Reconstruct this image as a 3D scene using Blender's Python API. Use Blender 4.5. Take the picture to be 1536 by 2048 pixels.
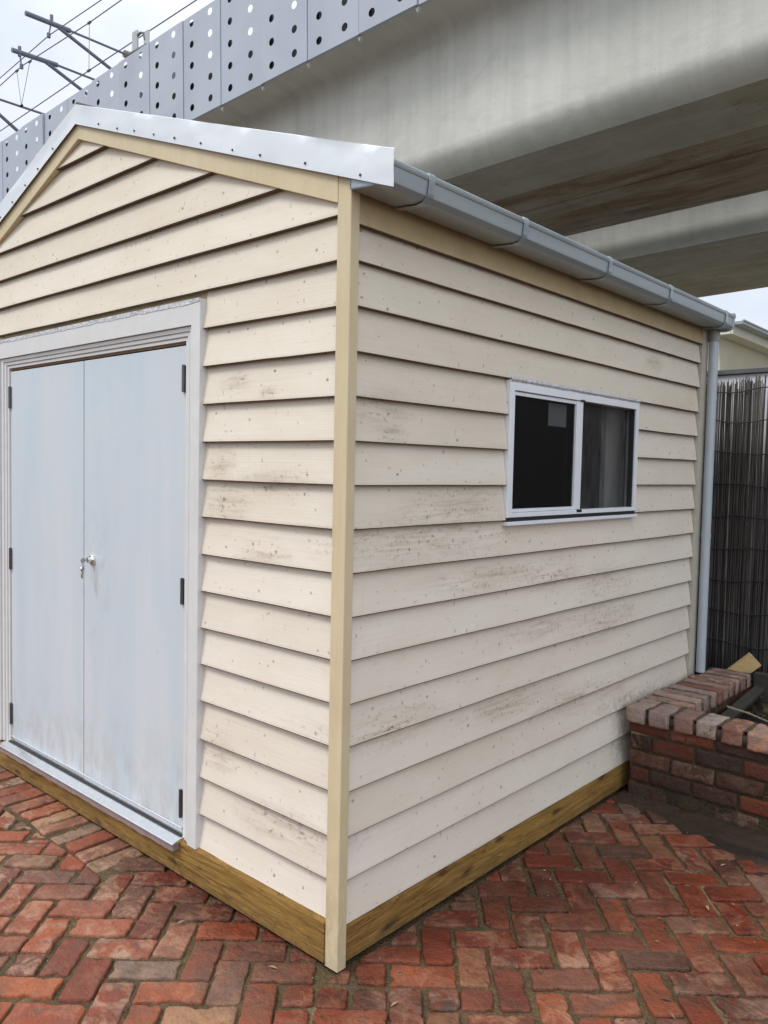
import bpy, bmesh, math, random
from mathutils import Vector, Matrix, noise
random.seed(7)
S = bpy.context.scene
for o in list(bpy.data.objects): bpy.data.objects.remove(o)

# ------------------------------------------------------------ camera
F = 1602.69; YAW, PIT, ROL = 0.7291, -0.0534, 0.0208
CAM = Vector((1.8795, -1.9107, 1.7392))
f = Vector((-math.sin(YAW)*math.cos(PIT), math.cos(YAW)*math.cos(PIT), math.sin(PIT)))
r0 = Vector((math.cos(YAW), math.sin(YAW), 0)); u0 = r0.cross(f)
cr, sr = math.cos(ROL), math.sin(ROL)
R_, U_ = cr*r0 + sr*u0, -sr*r0 + cr*u0
cd = bpy.data.cameras.new("camera"); cam = bpy.data.objects.new("camera", cd)
S.collection.objects.link(cam); S.camera = cam
cd.sensor_fit = 'VERTICAL'; cd.sensor_height = 24; cd.sensor_width = 18
cd.lens = F/2048*24; cd.clip_end = 2000; cd.clip_start = .02
cam.matrix_world = Matrix(((R_.x, U_.x, -f.x, CAM.x), (R_.y, U_.y, -f.y, CAM.y), (R_.z, U_.z, -f.z, CAM.z), (0, 0, 0, 1)))

# ------------------------------------------------------------ world, sun, exposure
SUN_EL, SUN_AZ = math.radians(55), math.radians(205)   # azimuth clockwise from +Y
W = bpy.data.worlds.new("World"); S.world = W; W.use_nodes = True
t = W.node_tree; t.nodes.clear()
def nd(t, typ, ins=None, **props):
    n = t.nodes.new(typ)
    for k, v in props.items(): setattr(n, k, v)
    for k, v in (ins or {}).items():
        s = n.inputs[k]
        if isinstance(v, bpy.types.NodeSocket): t.links.new(v, s)
        else: s.default_value = v
    return n
sky = nd(t, 'ShaderNodeTexSky', sky_type='NISHITA', sun_disc=False, sun_elevation=SUN_EL, sun_rotation=SUN_AZ)
tc = nd(t, 'ShaderNodeTexCoord')
mp = nd(t, 'ShaderNodeMapping', {'Vector': tc.outputs['Generated'], 'Scale': (1.3, 1.3, 3.0)})
nz = nd(t, 'ShaderNodeTexNoise', {'Vector': mp.outputs[0], 'Scale': 2.3, 'Detail': 5, 'Roughness': .5})
cr_ = nd(t, 'ShaderNodeValToRGB', {'Fac': nz.outputs[0]})
cr_.color_ramp.elements[0].position = .32; cr_.color_ramp.elements[0].color = (7.5, 8.3, 9.8, 1)
cr_.color_ramp.elements[1].position = .66; cr_.color_ramp.elements[1].color = (11.0, 11.2, 11.7, 1)
sep = nd(t, 'ShaderNodeSeparateXYZ', {'Vector': tc.outputs['Generated']})
zen = nd(t, 'ShaderNodeMapRange', {'Value': sep.outputs[2], 'From Min': 0.25, 'From Max': 1.0, 'To Min': 1.0, 'To Max': 1.5})
dt = nd(t, 'ShaderNodeVectorMath', {0: tc.outputs['Generated'], 1: (.86, -.36, .36)}, operation='DOT_PRODUCT')   # unseen sky brightened to the right, added to fill the side wall
br_ = nd(t, 'ShaderNodeMapRange', {'Value': dt.outputs['Value'], 'From Min': .25, 'From Max': 1.0, 'To Min': 0.0, 'To Max': .75})
sm_ = nd(t, 'ShaderNodeMath', {0: zen.outputs[0], 1: br_.outputs[0]}, operation='ADD')
cl = nd(t, 'ShaderNodeVectorMath', {0: cr_.outputs[0]}, operation='SCALE'); t.links.new(sm_.outputs[0], cl.inputs['Scale'])
mx = nd(t, 'ShaderNodeMixRGB', {'Fac': .88, 'Color1': sky.outputs[0], 'Color2': cl.outputs[0]})
bg = nd(t, 'ShaderNodeBackground', {'Color': mx.outputs[0], 'Strength': 0.09})
nd(t, 'ShaderNodeOutputWorld', {'Surface': bg.outputs[0]})
sd = bpy.data.lights.new("sun", 'SUN'); sd.energy = 1.85; sd.angle = math.radians(20); sd.color = (1, .96, .90)
sun = bpy.data.objects.new("sun", sd); S.collection.objects.link(sun)
sdir = Vector((math.sin(SUN_AZ)*math.cos(SUN_EL), math.cos(SUN_AZ)*math.cos(SUN_EL), math.sin(SUN_EL)))
sun.rotation_euler = sdir.to_track_quat('Z', 'Y').to_euler(); sun.location = (0, 0, 30)
S.view_settings.view_transform = 'Standard'; S.view_settings.look = 'None'
S.view_settings.exposure = 0.14; S.view_settings.gamma = 1

# ------------------------------------------------------------ object helpers
def link(o, parent=None):
    S.collection.objects.link(o)
    if parent: o.parent = parent
    return o
def tag(o, label=None, cat=None, group=None, kind=None):
    if label: o['label'] = label
    if cat: o['category'] = cat
    if group: o['group'] = group
    if kind: o['kind'] = kind
    return o
def empty(name, loc=(0, 0, 0)):
    o = bpy.data.objects.new(name, None); o.location = loc; o.empty_display_size = .1
    return link(o)
class MB:
    def __init__(s): s.v = []; s.f = []
    def quad(s, *p):
        b = len(s.v); s.v += [tuple(q) for q in p]; s.f.append(tuple(range(b, b+len(p))))
    def mesh(s, v, f):
        b = len(s.v); s.v += [tuple(q) for q in v]; s.f += [tuple(i+b for i in g) for g in f]
    def box(s, x0, x1, y0, y1, z0, z1, m=None):
        v = [Vector(q) for q in ((x0,y0,z0),(x1,y0,z0),(x1,y1,z0),(x0,y1,z0),(x0,y0,z1),(x1,y0,z1),(x1,y1,z1),(x0,y1,z1))]
        if m: v = [m @ q for q in v]
        s.mesh(v, [(3,2,1,0),(4,5,6,7),(0,1,5,4),(1,2,6,5),(2,3,7,6),(3,0,4,7)])
    def prism(s, prof, a, b, close=True, caps=True):
        """prof: list of points (Vector) ; extruded by vectors a..b"""
        n = len(prof); v = [Vector(p)+Vector(a) for p in prof] + [Vector(p)+Vector(b) for p in prof]
        fs = [(i, (i+1) % n, (i+1) % n+n, i+n) for i in range(n if close else n-1)]
        if caps and close: fs += [tuple(range(n))[::-1], tuple(range(n, 2*n))]
        s.mesh(v, fs)
    def tube(s, pts, rad, n=10, cap=True):
        pts = [Vector(p) for p in pts]; rings = []
        for i, p in enumerate(pts):
            d = (pts[min(i+1, len(pts)-1)] - pts[max(i-1, 0)]).normalized()
            a = d.cross(Vector((0, 0, 1)) if abs(d.z) < .9 else Vector((1, 0, 0))).normalized(); b = d.cross(a)
            rr = rad[i] if isinstance(rad, (list, tuple)) else rad
            rings.append([p + (a*math.cos(k*2*math.pi/n) + b*math.sin(k*2*math.pi/n))*rr for k in range(n)])
        v = [q for g in rings for q in g]; fs = []
        for i in range(len(pts)-1):
            for k in range(n):
                fs.append((i*n+k, i*n+(k+1) % n, (i+1)*n+(k+1) % n, (i+1)*n+k))
        if cap: fs += [tuple(range(n))[::-1], tuple(range((len(pts)-1)*n, len(pts)*n))]
        s.mesh(v, fs)
    def build(s, name, mat, parent=None, bevel=0, smooth=False, segs=2, fix=True):
        me = bpy.data.meshes.new(name); me.from_pydata(s.v, [], s.f); me.update()
        if fix:
            bm = bmesh.new(); bm.from_mesh(me); bmesh.ops.recalc_face_normals(bm, faces=bm.faces); bm.to_mesh(me); bm.free()
        o = bpy.data.objects.new(name, me); me.materials.append(mat); link(o, parent)
        if smooth:
            for p in me.polygons: p.use_smooth = True
        if bevel:
            m = o.modifiers.new("bevel", 'BEVEL'); m.width = bevel; m.segments = segs; m.limit_method = 'ANGLE'; m.angle_limit = math.radians(40)
        return o

# ------------------------------------------------------------ material helpers
class M:
    def __init__(s, name, base=(.5, .5, .5), rough=.6, metal=0, spec=.5):
        s.m = bpy.data.materials.new(name); s.m.use_nodes = True; s.t = s.m.node_tree
        s.b = s.t.nodes['Principled BSDF']; s.set(base, rough)
        s.b.inputs['Metallic'].default_value = metal; s.b.inputs['Specular IOR Level'].default_value = spec
        s.g = s.n('ShaderNodeNewGeometry'); s.P = s.g.outputs['Position']; s.rnd = s.g.outputs['Random Per Island']
        s.h = None
    def n(s, typ, ins=None, **p): return nd(s.t, typ, ins, **p)
    def rgb(s, c):
        n = s.n('ShaderNodeRGB'); n.outputs[0].default_value = (*c[:3], 1); return n.outputs[0]
    def set(s, col=None, rough=None):
        for k, v in (('Base Color', col), ('Roughness', rough)):
            if v is None: continue
            if isinstance(v, bpy.types.NodeSocket): s.t.links.new(v, s.b.inputs[k])
            else: s.b.inputs[k].default_value = (*v, 1) if k == 'Base Color' else v
    def vec(s, scale, off=(0, 0, 0), rnd=0, src=None):
        v = s.n('ShaderNodeMapping', {'Vector': src or s.P, 'Scale': scale, 'Location': off}).outputs[0]
        if rnd:
            a = s.n('ShaderNodeVectorMath', {0: (rnd, rnd*1.7, rnd*.6)}, operation='SCALE'); s.t.links.new(s.rnd, a.inputs['Scale'])
            v = s.n('ShaderNodeVectorMath', {0: v, 1: a.outputs[0]}, operation='ADD').outputs[0]
        return v
    def noise(s, vec, scale=1, detail=4, rough=.55, dist=0, lo=.3, hi=.7, a=0, b=1):
        n = s.n('ShaderNodeTexNoise', {'Vector': vec, 'Scale': scale, 'Detail': detail, 'Roughness': rough, 'Distortion': dist})
        return s.rng(n.outputs[0], lo, hi, a, b)
    def rng(s, v, lo, hi, a=0, b=1):
        return s.n('ShaderNodeMapRange', {'Value': v, 'From Min': lo, 'From Max': hi, 'To Min': a, 'To Max': b}).outputs[0]
    def math(s, op, a, b=0, c=0, clamp=False):
        return s.n('ShaderNodeMath', {0: a, 1: b, 2: c}, operation=op, use_clamp=clamp).outputs[0]
    def mix(s, fac, a, b, mode='MIX'):
        n = s.n('ShaderNodeMixRGB', {'Fac': fac}, blend_type=mode)
        for i, v in ((1, a), (2, b)):
            if isinstance(v, bpy.types.NodeSocket): s.t.links.new(v, n.inputs[i])
            else: n.inputs[i].default_value = (*v, 1)
        return n.outputs[0]
    def ramp(s, fac, stops):
        n = s.n('ShaderNodeValToRGB', {'Fac': fac}); e = n.color_ramp.elements
        while len(e) < len(stops): e.new(.5)
        for q, (p, c) in zip(e, stops): q.position = p; q.color = (*c, 1)
        return n.outputs[0]
    def bump(s, h, strength=.3, dist=.003):
        ins = {'Height': h, 'Strength': strength, 'Distance': dist}
        if s.h: ins['Normal'] = s.h
        s.h = s.n('ShaderNodeBump', ins).outputs[0]; s.t.links.new(s.h, s.b.inputs['Normal'])
    def blob(s, c, r):
        d = s.n('ShaderNodeVectorMath', {0: s.P, 1: c}, operation='SUBTRACT').outputs[0]
        d = s.n('ShaderNodeVectorMath', {0: d, 1: tuple(1/q for q in r)}, operation='MULTIPLY').outputs[0]
        l = s.n('ShaderNodeVectorMath', {0: d}, operation='LENGTH').outputs['Value']
        return s.rng(l, 0, 1, 1, 0)

def simple(name, base, rough=.6, metal=0, var=.06, scale=6, bump=.0, spec=.5):
    k = M(name, base, rough, metal, spec)
    v = k.noise(k.vec((1, 1, 1)), scale, 6, .6, .3)
    k.set(k.mix(v, tuple(c*(1-var) for c in base), tuple(min(1, c*(1+var)) for c in base)))
    if bump: k.bump(k.noise(k.vec((1, 1, 1)), 60, 3), bump, .002)
    return k.m

# weathered cream weatherboard paint
def board_paint():
    k = M("weatherboard_paint", rough=.62, spec=.35)
    uv = k.n('ShaderNodeSeparateXYZ', {'Vector': k.P})
    u = k.math('ADD', uv.outputs[0], uv.outputs[1])
    cv = k.n('ShaderNodeCombineXYZ', {'X': u, 'Y': uv.outputs[2], 'Z': k.math('MULTIPLY', k.rnd, 7)}).outputs[0]
    col = k.mix(k.rnd, (.665, .612, .525), (.72, .672, .59))
    big = k.noise(k.vec((.9, 2.2, 1), src=cv), 2.4, 5, .6, .6)
    col = k.mix(big, col, k.mix(1, col, (.93, .90, .87), 'MULTIPLY'))
    zt = k.rng(uv.outputs[2], .2, 2.9)                          # fresher yellowish coat towards the gable
    col = k.mix(k.math('MULTIPLY', zt, .45), col, k.mix(1, col, (.99, .99, .90), 'MULTIPLY'))
    gr = k.noise(k.vec((2.2, 95, 1), src=cv), 1, 4, .6, 1.5, .35, .7)
    col = k.mix(k.math('MULTIPLY', gr, .10), col, (.42, .33, .25))
    # fine open grain cracks
    ck = k.noise(k.vec((5, 150, 1), src=cv), 1, 3, .7, 2.5, .64, .72)
    ckm = k.math('MULTIPLY', ck, k.noise(k.vec((1.1, 3, 1), src=cv), 2.1, 3, .5, 0, .52, .66))
    col = k.mix(k.math('MULTIPLY', ckm, .6), col, (.22, .16, .12))
    # filled nail heads and small chips
    for sc, th, gate, fac, c in (((6.2, 6.6, 1), .046, .12, .85, (.15, .13, .115)), ((10, 12, 1), .05, .60, .8, (.18, .15, .125)), ((4.1, 9.0, 1), .052, .30, .42, (.33, .28, .24)), ((24, 8, 1), .10, .93, .7, (.16, .13, .11)), ((9, 3.2, 1), .05, .80, .45, (.3, .25, .21))):
        v = k.n('ShaderNodeTexVoronoi', {'Vector': k.vec(sc, src=cv, rnd=9), 'Scale': 1, 'Randomness': 1}, voronoi_dimensions='2D')
        d = k.math('ADD', v.outputs['Distance'], k.noise(k.vec((90, 90, 1), src=cv), 1, 3, .6, 0, .3, .7, -.022, .022))
        m = k.rng(d, th*.45, th, 1, 0)
        sp = k.n('ShaderNodeSeparateColor', {'Color': v.outputs['Color']})
        m = k.math('MULTIPLY', m, k.math('GREATER_THAN', sp.outputs[0], gate))
        m = k.math('MULTIPLY', m, k.rng(sp.outputs[1], 0, 1, .35, 1))
        m = k.math('MULTIPLY', m, k.noise(k.vec((1.5, 5, 1), off=(sc[0], sc[1], 0), src=cv), 1.3, 3, .5, 0, .30, .52))
        col = k.mix(k.math('MULTIPLY', m, fac), col, c)
    # dirt smears at their own places on the wall
    bl = [((0, .19, 1.95), .20, .09), ((0, .24, 1.87), .10, .06), ((0, .68, 1.60), .50, .11), ((0, .50, 1.48), .75, .13), ((0, .12, 1.48), .18, .1), ((0, 1.40, 1.27), .32, .10),
          ((0, 1.91, 1.17), .42, .13), ((0, 1.95, .98), .55, .14), ((0, 1.3, 1.02), .5, .06), ((0, .25, .80), .45, .1), ((0, 1.09, .72), .55, .08), ((0, 2.45, 2.36), .16, .05), ((0, 1.75, .62), .8, .09), ((0, .9, 1.30), .6, .07),
          ((-.62, 0, 2.06), .13, .05), ((-.41, 0, 2.01), .07, .04), ((-.67, 0, 1.60), .20, .12), ((-.70, 0, 1.74), .12, .1), ((-.71, 0, .60), .16, .12), ((-.45, 0, 1.42), .2, .08), ((-.3, 0, .42), .4, .1), ((-.35, 0, 1.68), .3, .08)]
    acc = None
    for c, ru, rv in bl:
        rr = (.4, ru, rv) if c[0] == 0 else (ru, .4, rv)
        b = k.blob(c, rr); acc = b if acc is None else k.math('MAXIMUM', acc, b)
    sm = k.noise(k.vec((3.2, 34, 1), src=cv), 1.5, 8, .68, .7, .47, .64)
    sp2 = k.noise(k.vec((42, 52, 1), src=cv), 1, 5, .68, .4, .57, .66)
    dm = k.math('MULTIPLY', acc, k.math('ADD', k.math('MULTIPLY', sm, .48), k.math('MULTIPLY', sp2, .95)), clamp=True)
    col = k.mix(k.math('MULTIPLY', dm, .90, clamp=True), col, (.17, .115, .075))
    wsh = k.math('MULTIPLY', k.math('POWER', acc, 1.0), k.noise(k.vec((1.6, 7, 1), src=cv), 1.5, 6, .6, .8, .36, .70))
    col = k.mix(k.math('MULTIPLY', wsh, .34), col, (.36, .27, .19))
    rn = k.noise(k.vec((26, 1.2, 1), src=cv), 1, 4, .6, .2, .62, .74)       # thin vertical run marks
    rn = k.math('MULTIPLY', rn, k.noise(k.vec((1.4, 2.5, 1), off=(3, 1, 0), src=cv), 1.6, 3, .5, 0, .48, .66))
    col = k.mix(k.math('MULTIPLY', rn, .22), col, (.33, .26, .19))
    # black mould beside the planter
    mo = k.math('MAXIMUM', k.blob((0, 2.19, .33), (.4, .15, .30)), k.blob((0, 2.35, .50), (.4, .60, .06)))
    mm = k.math('MULTIPLY', mo, k.noise(k.vec((9, 13, 1), src=cv), 2.6, 9, .74, 1.0, .42, .62), clamp=True)
    col = k.mix(k.math('MULTIPLY', mm, .65, clamp=True), col, (.085, .062, .036))
    # general thin grime speckle
    gp = k.math('MULTIPLY', k.noise(k.vec((40, 75, 1), src=cv), 1, 4, .7, .5, .60, .74), k.noise(k.vec((1, 2, 1), src=cv), 3, 3, .5, 0, .42, .7))
    col = k.mix(k.math('MULTIPLY', gp, .5), col, (.25, .19, .14))
    k.set(col); k.bump(gr, .16, .002); k.bump(ckm, -.4, .002)
    return k.m
def trim_paint():
    k = M("cream_trim_paint", rough=.5, spec=.4)
    n1 = k.noise(k.vec((1, 1, .7)), 4, 6, .6, .5)
    col = k.mix(n1, (.545, .455, .285), (.615, .525, .345))
    v = k.n('ShaderNodeTexVoronoi', {'Vector': k.vec((6, 6, 5)), 'Scale': 1})
    m = k.math('MULTIPLY', k.rng(v.outputs['Distance'], .03, .07, 1, 0), k.math('GREATER_THAN', k.n('ShaderNodeSeparateColor', {'Color': v.outputs['Color']}).outputs[0], .55))
    col = k.mix(k.math('MULTIPLY', m, .5), col, (.75, .72, .66))
    st = k.noise(k.vec((30, 30, 9)), 1, 5, .7, .4, .6, .74)
    col = k.mix(k.math('MULTIPLY', st, .25), col, (.3, .24, .17))
    gt = k.noise(k.vec((34, 34, 1.6)), 1, 6, .6, .6, .40, .75)
    col = k.mix(k.math('MULTIPLY', gt, .22), col, (.40, .32, .19))
    ft = k.math('MULTIPLY', k.rng(k.n('ShaderNodeSeparateXYZ', {'Vector': k.P}).outputs[2], 0, .5, 1, 0), k.noise(k.vec((18, 18, 9)), 1, 6, .7, .8, .42, .66))
    col = k.mix(k.math('MULTIPLY', ft, .5), col, (.20, .15, .09))
    k.set(col); k.bump(k.noise(k.vec((50, 50, 8)), 1, 3), .16, .002); k.bump(gt, .12, .002); return k.m
def pine():
    k = M("treated_pine", rough=.75, spec=.25)
    uv = k.n('ShaderNodeSeparateXYZ', {'Vector': k.P}); u = k.math('ADD', uv.outputs[0], uv.outputs[1])
    cv = k.n('ShaderNodeCombineXYZ', {'X': u, 'Y': uv.outputs[2], 'Z': k.math('MULTIPLY', k.rnd, 3)}).outputs[0]
    g = k.noise(k.vec((1.5, 15, 1), src=cv), 1.6, 8, .68, 2.2, .32, .70)
    col = k.ramp(g, [(0, (.080, .038, .010)), (.42, (.205, .110, .026)), (.7, (.275, .155, .040)), (1, (.42, .255, .074))])
    gn = k.noise(k.vec((2, 5, 1), src=cv), 1.4, 4, .6, .6)
    col = k.mix(k.math('MULTIPLY', gn, .5), col, (.33, .205, .058))
    v = k.n('ShaderNodeTexVoronoi', {'Vector': k.vec((2.3, 6.2, 1), off=(.25, .3, 0), src=cv), 'Scale': 1}, voronoi_dimensions='2D')
    kn = k.math('MULTIPLY', k.rng(k.math('ADD', v.outputs['Distance'], k.noise(k.vec((14, 30, 1), src=cv), 1, 3, .6, 0, .3, .7, -.05, .05)), .04, .13, 1, 0), k.math('GREATER_THAN', k.n('ShaderNodeSeparateColor', {'Color': v.outputs['Color']}).outputs[0], .45))
    col = k.mix(k.math('MULTIPLY', kn, .9), col, (.07, .034, .012))
    dk = k.noise(k.vec((9, 40, 1), src=cv), 1.2, 8, .75, 1, .55, .72)
    col = k.mix(k.math('MULTIPLY', dk, .85), col, (.045, .028, .011))
    z = k.n('ShaderNodeSeparateXYZ', {'Vector': k.P}).outputs[2]
    spl = k.math('MULTIPLY', k.rng(z, .01, .09, 1, 0), k.noise(k.vec((22, 30, 1), src=cv), 1, 7, .75, .6, .40, .66))
    col = k.mix(k.math('MULTIPLY', spl, .75), col, (.07, .052, .036))
    k.set(col); k.bump(g, .6, .005); k.bump(dk, .4, .004); return k.m
def door_paint():
    k = M("pale_blue_door_paint", rough=.42, spec=.4)
    n1 = k.noise(k.vec((4.2, 4.2, .45), rnd=5), 1.3, 6, .6, .25, .30, .70)
    col = k.mix(n1, (.465, .555, .612), (.57, .60, .625))
    n2 = k.noise(k.vec((9, 9, 1.1), rnd=3), 1, 4, .55, .5, .55, .75)
    col = k.mix(k.math('MULTIPLY', n2, .40), col, (.43, .545, .61))
    n3 = k.noise(k.vec((1.1, 1.1, 1.3), off=(3, 0, 1)), 2, 3, .5, .5, .5, .8)
    col = k.mix(k.math('MULTIPLY', n3, .65), col, (.575, .585, .585))
    st = k.noise(k.vec((40, 40, 22)), 1, 3, .6, .5, .70, .78)
    col = k.mix(k.math('MULTIPLY', st, .3), col, (.36, .38, .40))
    rl = k.noise(k.vec((55, 55, 55)), 1, 3, .6)
    col = k.mix(k.math('MULTIPLY', rl, .06), col, (.30, .36, .40))
    sc = k.math('MULTIPLY', k.blob((-1.70, 0, 1.20), (.22, .4, .38)), k.noise(k.vec((12, 12, 7)), 1, 7, .7, 1.2, .50, .68))
    col = k.mix(k.math('MULTIPLY', sc, .55), col, (.30, .30, .28))
    z = k.n('ShaderNodeSeparateXYZ', {'Vector': k.P}).outputs[2]
    gs = k.math('MULTIPLY', k.rng(z, .18, .62, 1, 0), k.noise(k.vec((9, 9, 4)), 1, 7, .7, 1.0, .42, .70))
    col = k.mix(k.math('MULTIPLY', gs, .55), col, (.28, .27, .24))
    k.set(col, k.rng(n1, 0, 1, .36, .52)); k.bump(k.noise(k.vec((140, 140, 3)), 1, 3), .12, .0015); k.bump(rl, .10, .001); return k.m
def galv():
    k = M("galvanised_flashing", rough=.45, metal=.12)
    n1 = k.noise(k.vec((3, 3, 3)), 1.5, 4, .5, .6)
    k.set(k.mix(n1, (.62, .675, .71), (.70, .735, .755)), k.rng(n1, 0, 1, .38, .5))
    k.bump(k.noise(k.vec((4.2, 4.2, 7), off=(.4, 0, .2)), 1, 1, .4, .8, .2, .8), .22, .015)
    sc = k.noise(k.vec((9, 9, 60)), 1, 4, .6, .5, .66, .76)
    return k.m
def gutter_paint():
    k = M("grey_blue_gutter_steel", rough=.32, metal=.35)
    n1 = k.noise(k.vec((8, 1.1, 8)), 1.2, 5, .6, .5)
    k.set(k.mix(n1, (.285, .33, .345), (.335, .38, .39)), k.rng(n1, 0, 1, .34, .48)); return k.m
def concrete(name, c0, c1, streak=.5, brown=0., dark=.4):
    k = M(name, rough=.85, spec=.25)
    src = k.n('ShaderNodeTexCoord').outputs['Object']
    n1 = k.noise(k.vec((.5, .5, .5), src=src), 1.1, 7, .62, .5)
    col = k.mix(n1, c0, c1)
    s = k.noise(k.vec((5.5, .6, .22), src=src), 1, 6, .6, .35, .42, .75)
    col = k.mix(k.math('MULTIPLY', s, streak), col, tuple(c*.55 for c in c0))
    s3 = k.noise(k.vec((2.2, .6, .55), off=(4, 0, 2), src=src), 1, 7, .68, .8, .48, .70)
    col = k.mix(k.math('MULTIPLY', s3, streak*.6), col, tuple(c*.7*q for c, q in zip(c0, (1, .98, .9))))
    s2 = k.noise(k.vec((.9, .9, 1.4), off=(7, 3, 1), src=src), 1.5, 8, .7, 1, .50, .72)
    col = k.mix(k.math('MULTIPLY', s2, dark), col, tuple(c*.6 for c in c0))
    pin = k.n('ShaderNodeTexVoronoi', {'Vector': k.vec((5, 5, 5), src=src), 'Scale': 1})
    col = k.mix(k.rng(pin.outputs['Distance'], .03, .07, .35, 0), col, tuple(c*.4 for c in c0))
    if brown:
        b = k.noise(k.vec((.35, 1.6, 1), src=src), 1.3, 7, .7, .8, .40, .62)
        col = k.mix(k.math('MULTIPLY', b, brown), col, (.16, .10, .055))
        w = k.noise(k.vec((1.6, 3, 1), off=(2, 5, 0), src=src), 2, 8, .75, 1.5, .60, .68)
        col = k.mix(k.math('MULTIPLY', w, brown*.5), col, (.33, .32, .27))
        ck = k.noise(k.vec((.8, .8, 1), src=src), 1.2, 9, .6, 2.5)
        ln = k.rng(k.math('ABSOLUTE', k.math('SUBTRACT', ck, .5)), 0, .02, .7, 0)
        col = k.mix(k.math('MULTIPLY', ln, k.noise(k.vec((.4, .4, 1), off=(1, 1, 0), src=src), 1.5, 3, .5, 0, .5, .6)), col, (.04, .035, .03))
    k.set(col); k.bump(k.noise(k.vec((1, 1, 1), src=src), 9, 6, .6), .3, .01); return k.m
def brick_mat(name, stops, pale=.5, dirt=.5, rough=.75, scale=1.0, damp=None):
    k = M(name, rough=rough, spec=.35)
    src = k.P
    col = k.ramp(k.rnd, stops)
    v1 = k.noise(k.vec((9, 9, 9), rnd=11), scale, 6, .65, .6)
    col = k.mix(k.math('MULTIPLY', v1, .55), col, k.mix(1, col, (.62, .52, .50), 'MULTIPLY'))
    r2 = k.math('FRACT', k.math('MULTIPLY', k.rnd, 37.3)); r3 = k.math('FRACT', k.math('MULTIPLY', k.rnd, 91.7))
    e = k.noise(k.vec((11, 11, 11), rnd=23), scale, 7, .7, .8, .46, .60)
    e = k.math('MULTIPLY', e, k.rng(r2, .15, .85, 0, pale))
    col = k.mix(e, col, k.mix(r3, (.48, .245, .145), (.45, .33, .235)))
    d = k.noise(k.vec((13, 13, 13), rnd=5), scale, 8, .72, .7, .50, .66)
    d = k.math('MULTIPLY', d, k.rng(r3, 0, 1, .1, dirt))
    col = k.mix(d, col, (.085, .062, .048))
    sp = k.noise(k.vec((95, 95, 95)), scale, 3, .6, .3, .60, .70)
    col = k.mix(k.math('MULTIPLY', sp, .45), col, (.06, .04, .032))
    mud = k.noise(k.vec((1.7, 1.7, 1.7), off=(2.2, 0, 0)), 1.6, 8, .68, 1.0, .50, .66)
    col = k.mix(k.math('MULTIPLY', mud, .62*(1 if damp else .4)), col, (.095, .072, .054))
    if damp:
        w = None
        for c, rad in damp:
            b = k.blob(c, rad); w = b if w is None else k.math('MAXIMUM', w, b)
        w = k.math('MULTIPLY', w, k.noise(k.vec((2.2, 2.2, 2.2)), 1, 5, .6, .8, .25, .60, .35, 1.6), clamp=True)
        col = k.mix(k.math('MULTIPLY', w, .92), col, k.mix(1, col, (.45, .26, .18), 'MULTIPLY'))
        k.set(None, k.rng(w, 0, 1, rough, .36)); k.b.inputs['Specular IOR Level'].default_value = .4
    if not damp: k.b.inputs['Specular IOR Level'].default_value = .22
    k.set(col); k.bump(k.noise(k.vec((28, 28, 28)), scale, 6, .7), .9, .008); k.bump(sp, -.4, .002)
    return k.m
def dirt_mat(name, c0, c1, sc=9, bump=.8, moss=0):
    k = M(name, rough=.95, spec=.2)
    n1 = k.noise(k.vec((1, 1, 1)), sc, 8, .7, .6)
    col = k.mix(n1, c0, c1)
    v = k.n('ShaderNodeTexVoronoi', {'Vector': k.P, 'Scale': sc*12})
    col = k.mix(k.math('MULTIPLY', k.n('ShaderNodeSeparateColor', {'Color': v.outputs['Color']}).outputs[0], .4), col, tuple(c*.45 for c in c0))
    mo = k.noise(k.vec((2.2, 2.2, 2.2)), 1, 5, .6, .5, .58, .68)
    col = k.mix(k.math('MULTIPLY', mo, .7), col, (.33, .25, .135))
    if moss:
        g2 = k.noise(k.vec((1.3, 1.3, 1.3), off=(5, 2, 0)), 1.4, 7, .7, .6, .50, .60)
        col = k.mix(k.math('MULTIPLY', g2, moss), col, (.055, .060, .022))
    k.set(col); k.bump(v.outputs['Distance'], bump, .006); return k.m

BOARD = board_paint(); TRIM = trim_paint(); PINE = pine(); DOOR = door_paint(); GALV = galv(); GUT = gutter_paint()
CASING = simple("grey_primed_casing", (.60, .605, .595), .5, var=.05, scale=9, bump=.08)
TAPE = simple("silver_flashing_tape", (.8, .8, .8), .3, .7, var=.3, scale=60, bump=.6)
STRAP = simple("galvanised_strap", (.33, .39, .41), .3, .4, var=.15, scale=20)
PIPE = simple("grey_downpipe_paint", (.37, .415, .45), .33, var=.07, scale=5)
HINGE = simple("dark_steel", (.10, .10, .10), .4, .8, var=.3, scale=80)
CHROME = simple("satin_chrome", (.75, .74, .70), .2, 1.0, var=.06, scale=40)
ALU = simple("mill_aluminium", (.80, .82, .84), .25, .85, var=.06, scale=30)
WHITE_ALU = simple("white_powder_coat", (.72, .75, .78), .35, var=.03, scale=10)
BLACK = simple("black_rubber", (.012, .012, .014), .6, var=.2)
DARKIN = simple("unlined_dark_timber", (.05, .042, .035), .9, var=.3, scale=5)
SARK = simple("yellow_sarking", (.42, .34, .20), .7, var=.15, scale=14)
PRIMER = simple("pink_primer", (.26, .19, .185), .7, var=.2, scale=25)
PALE = simple("pale_reflection_panel", (.80, .81, .80), .7, var=.06)
PAPER = simple("white_paper", (.60, .63, .66), .8, var=.03)

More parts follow.
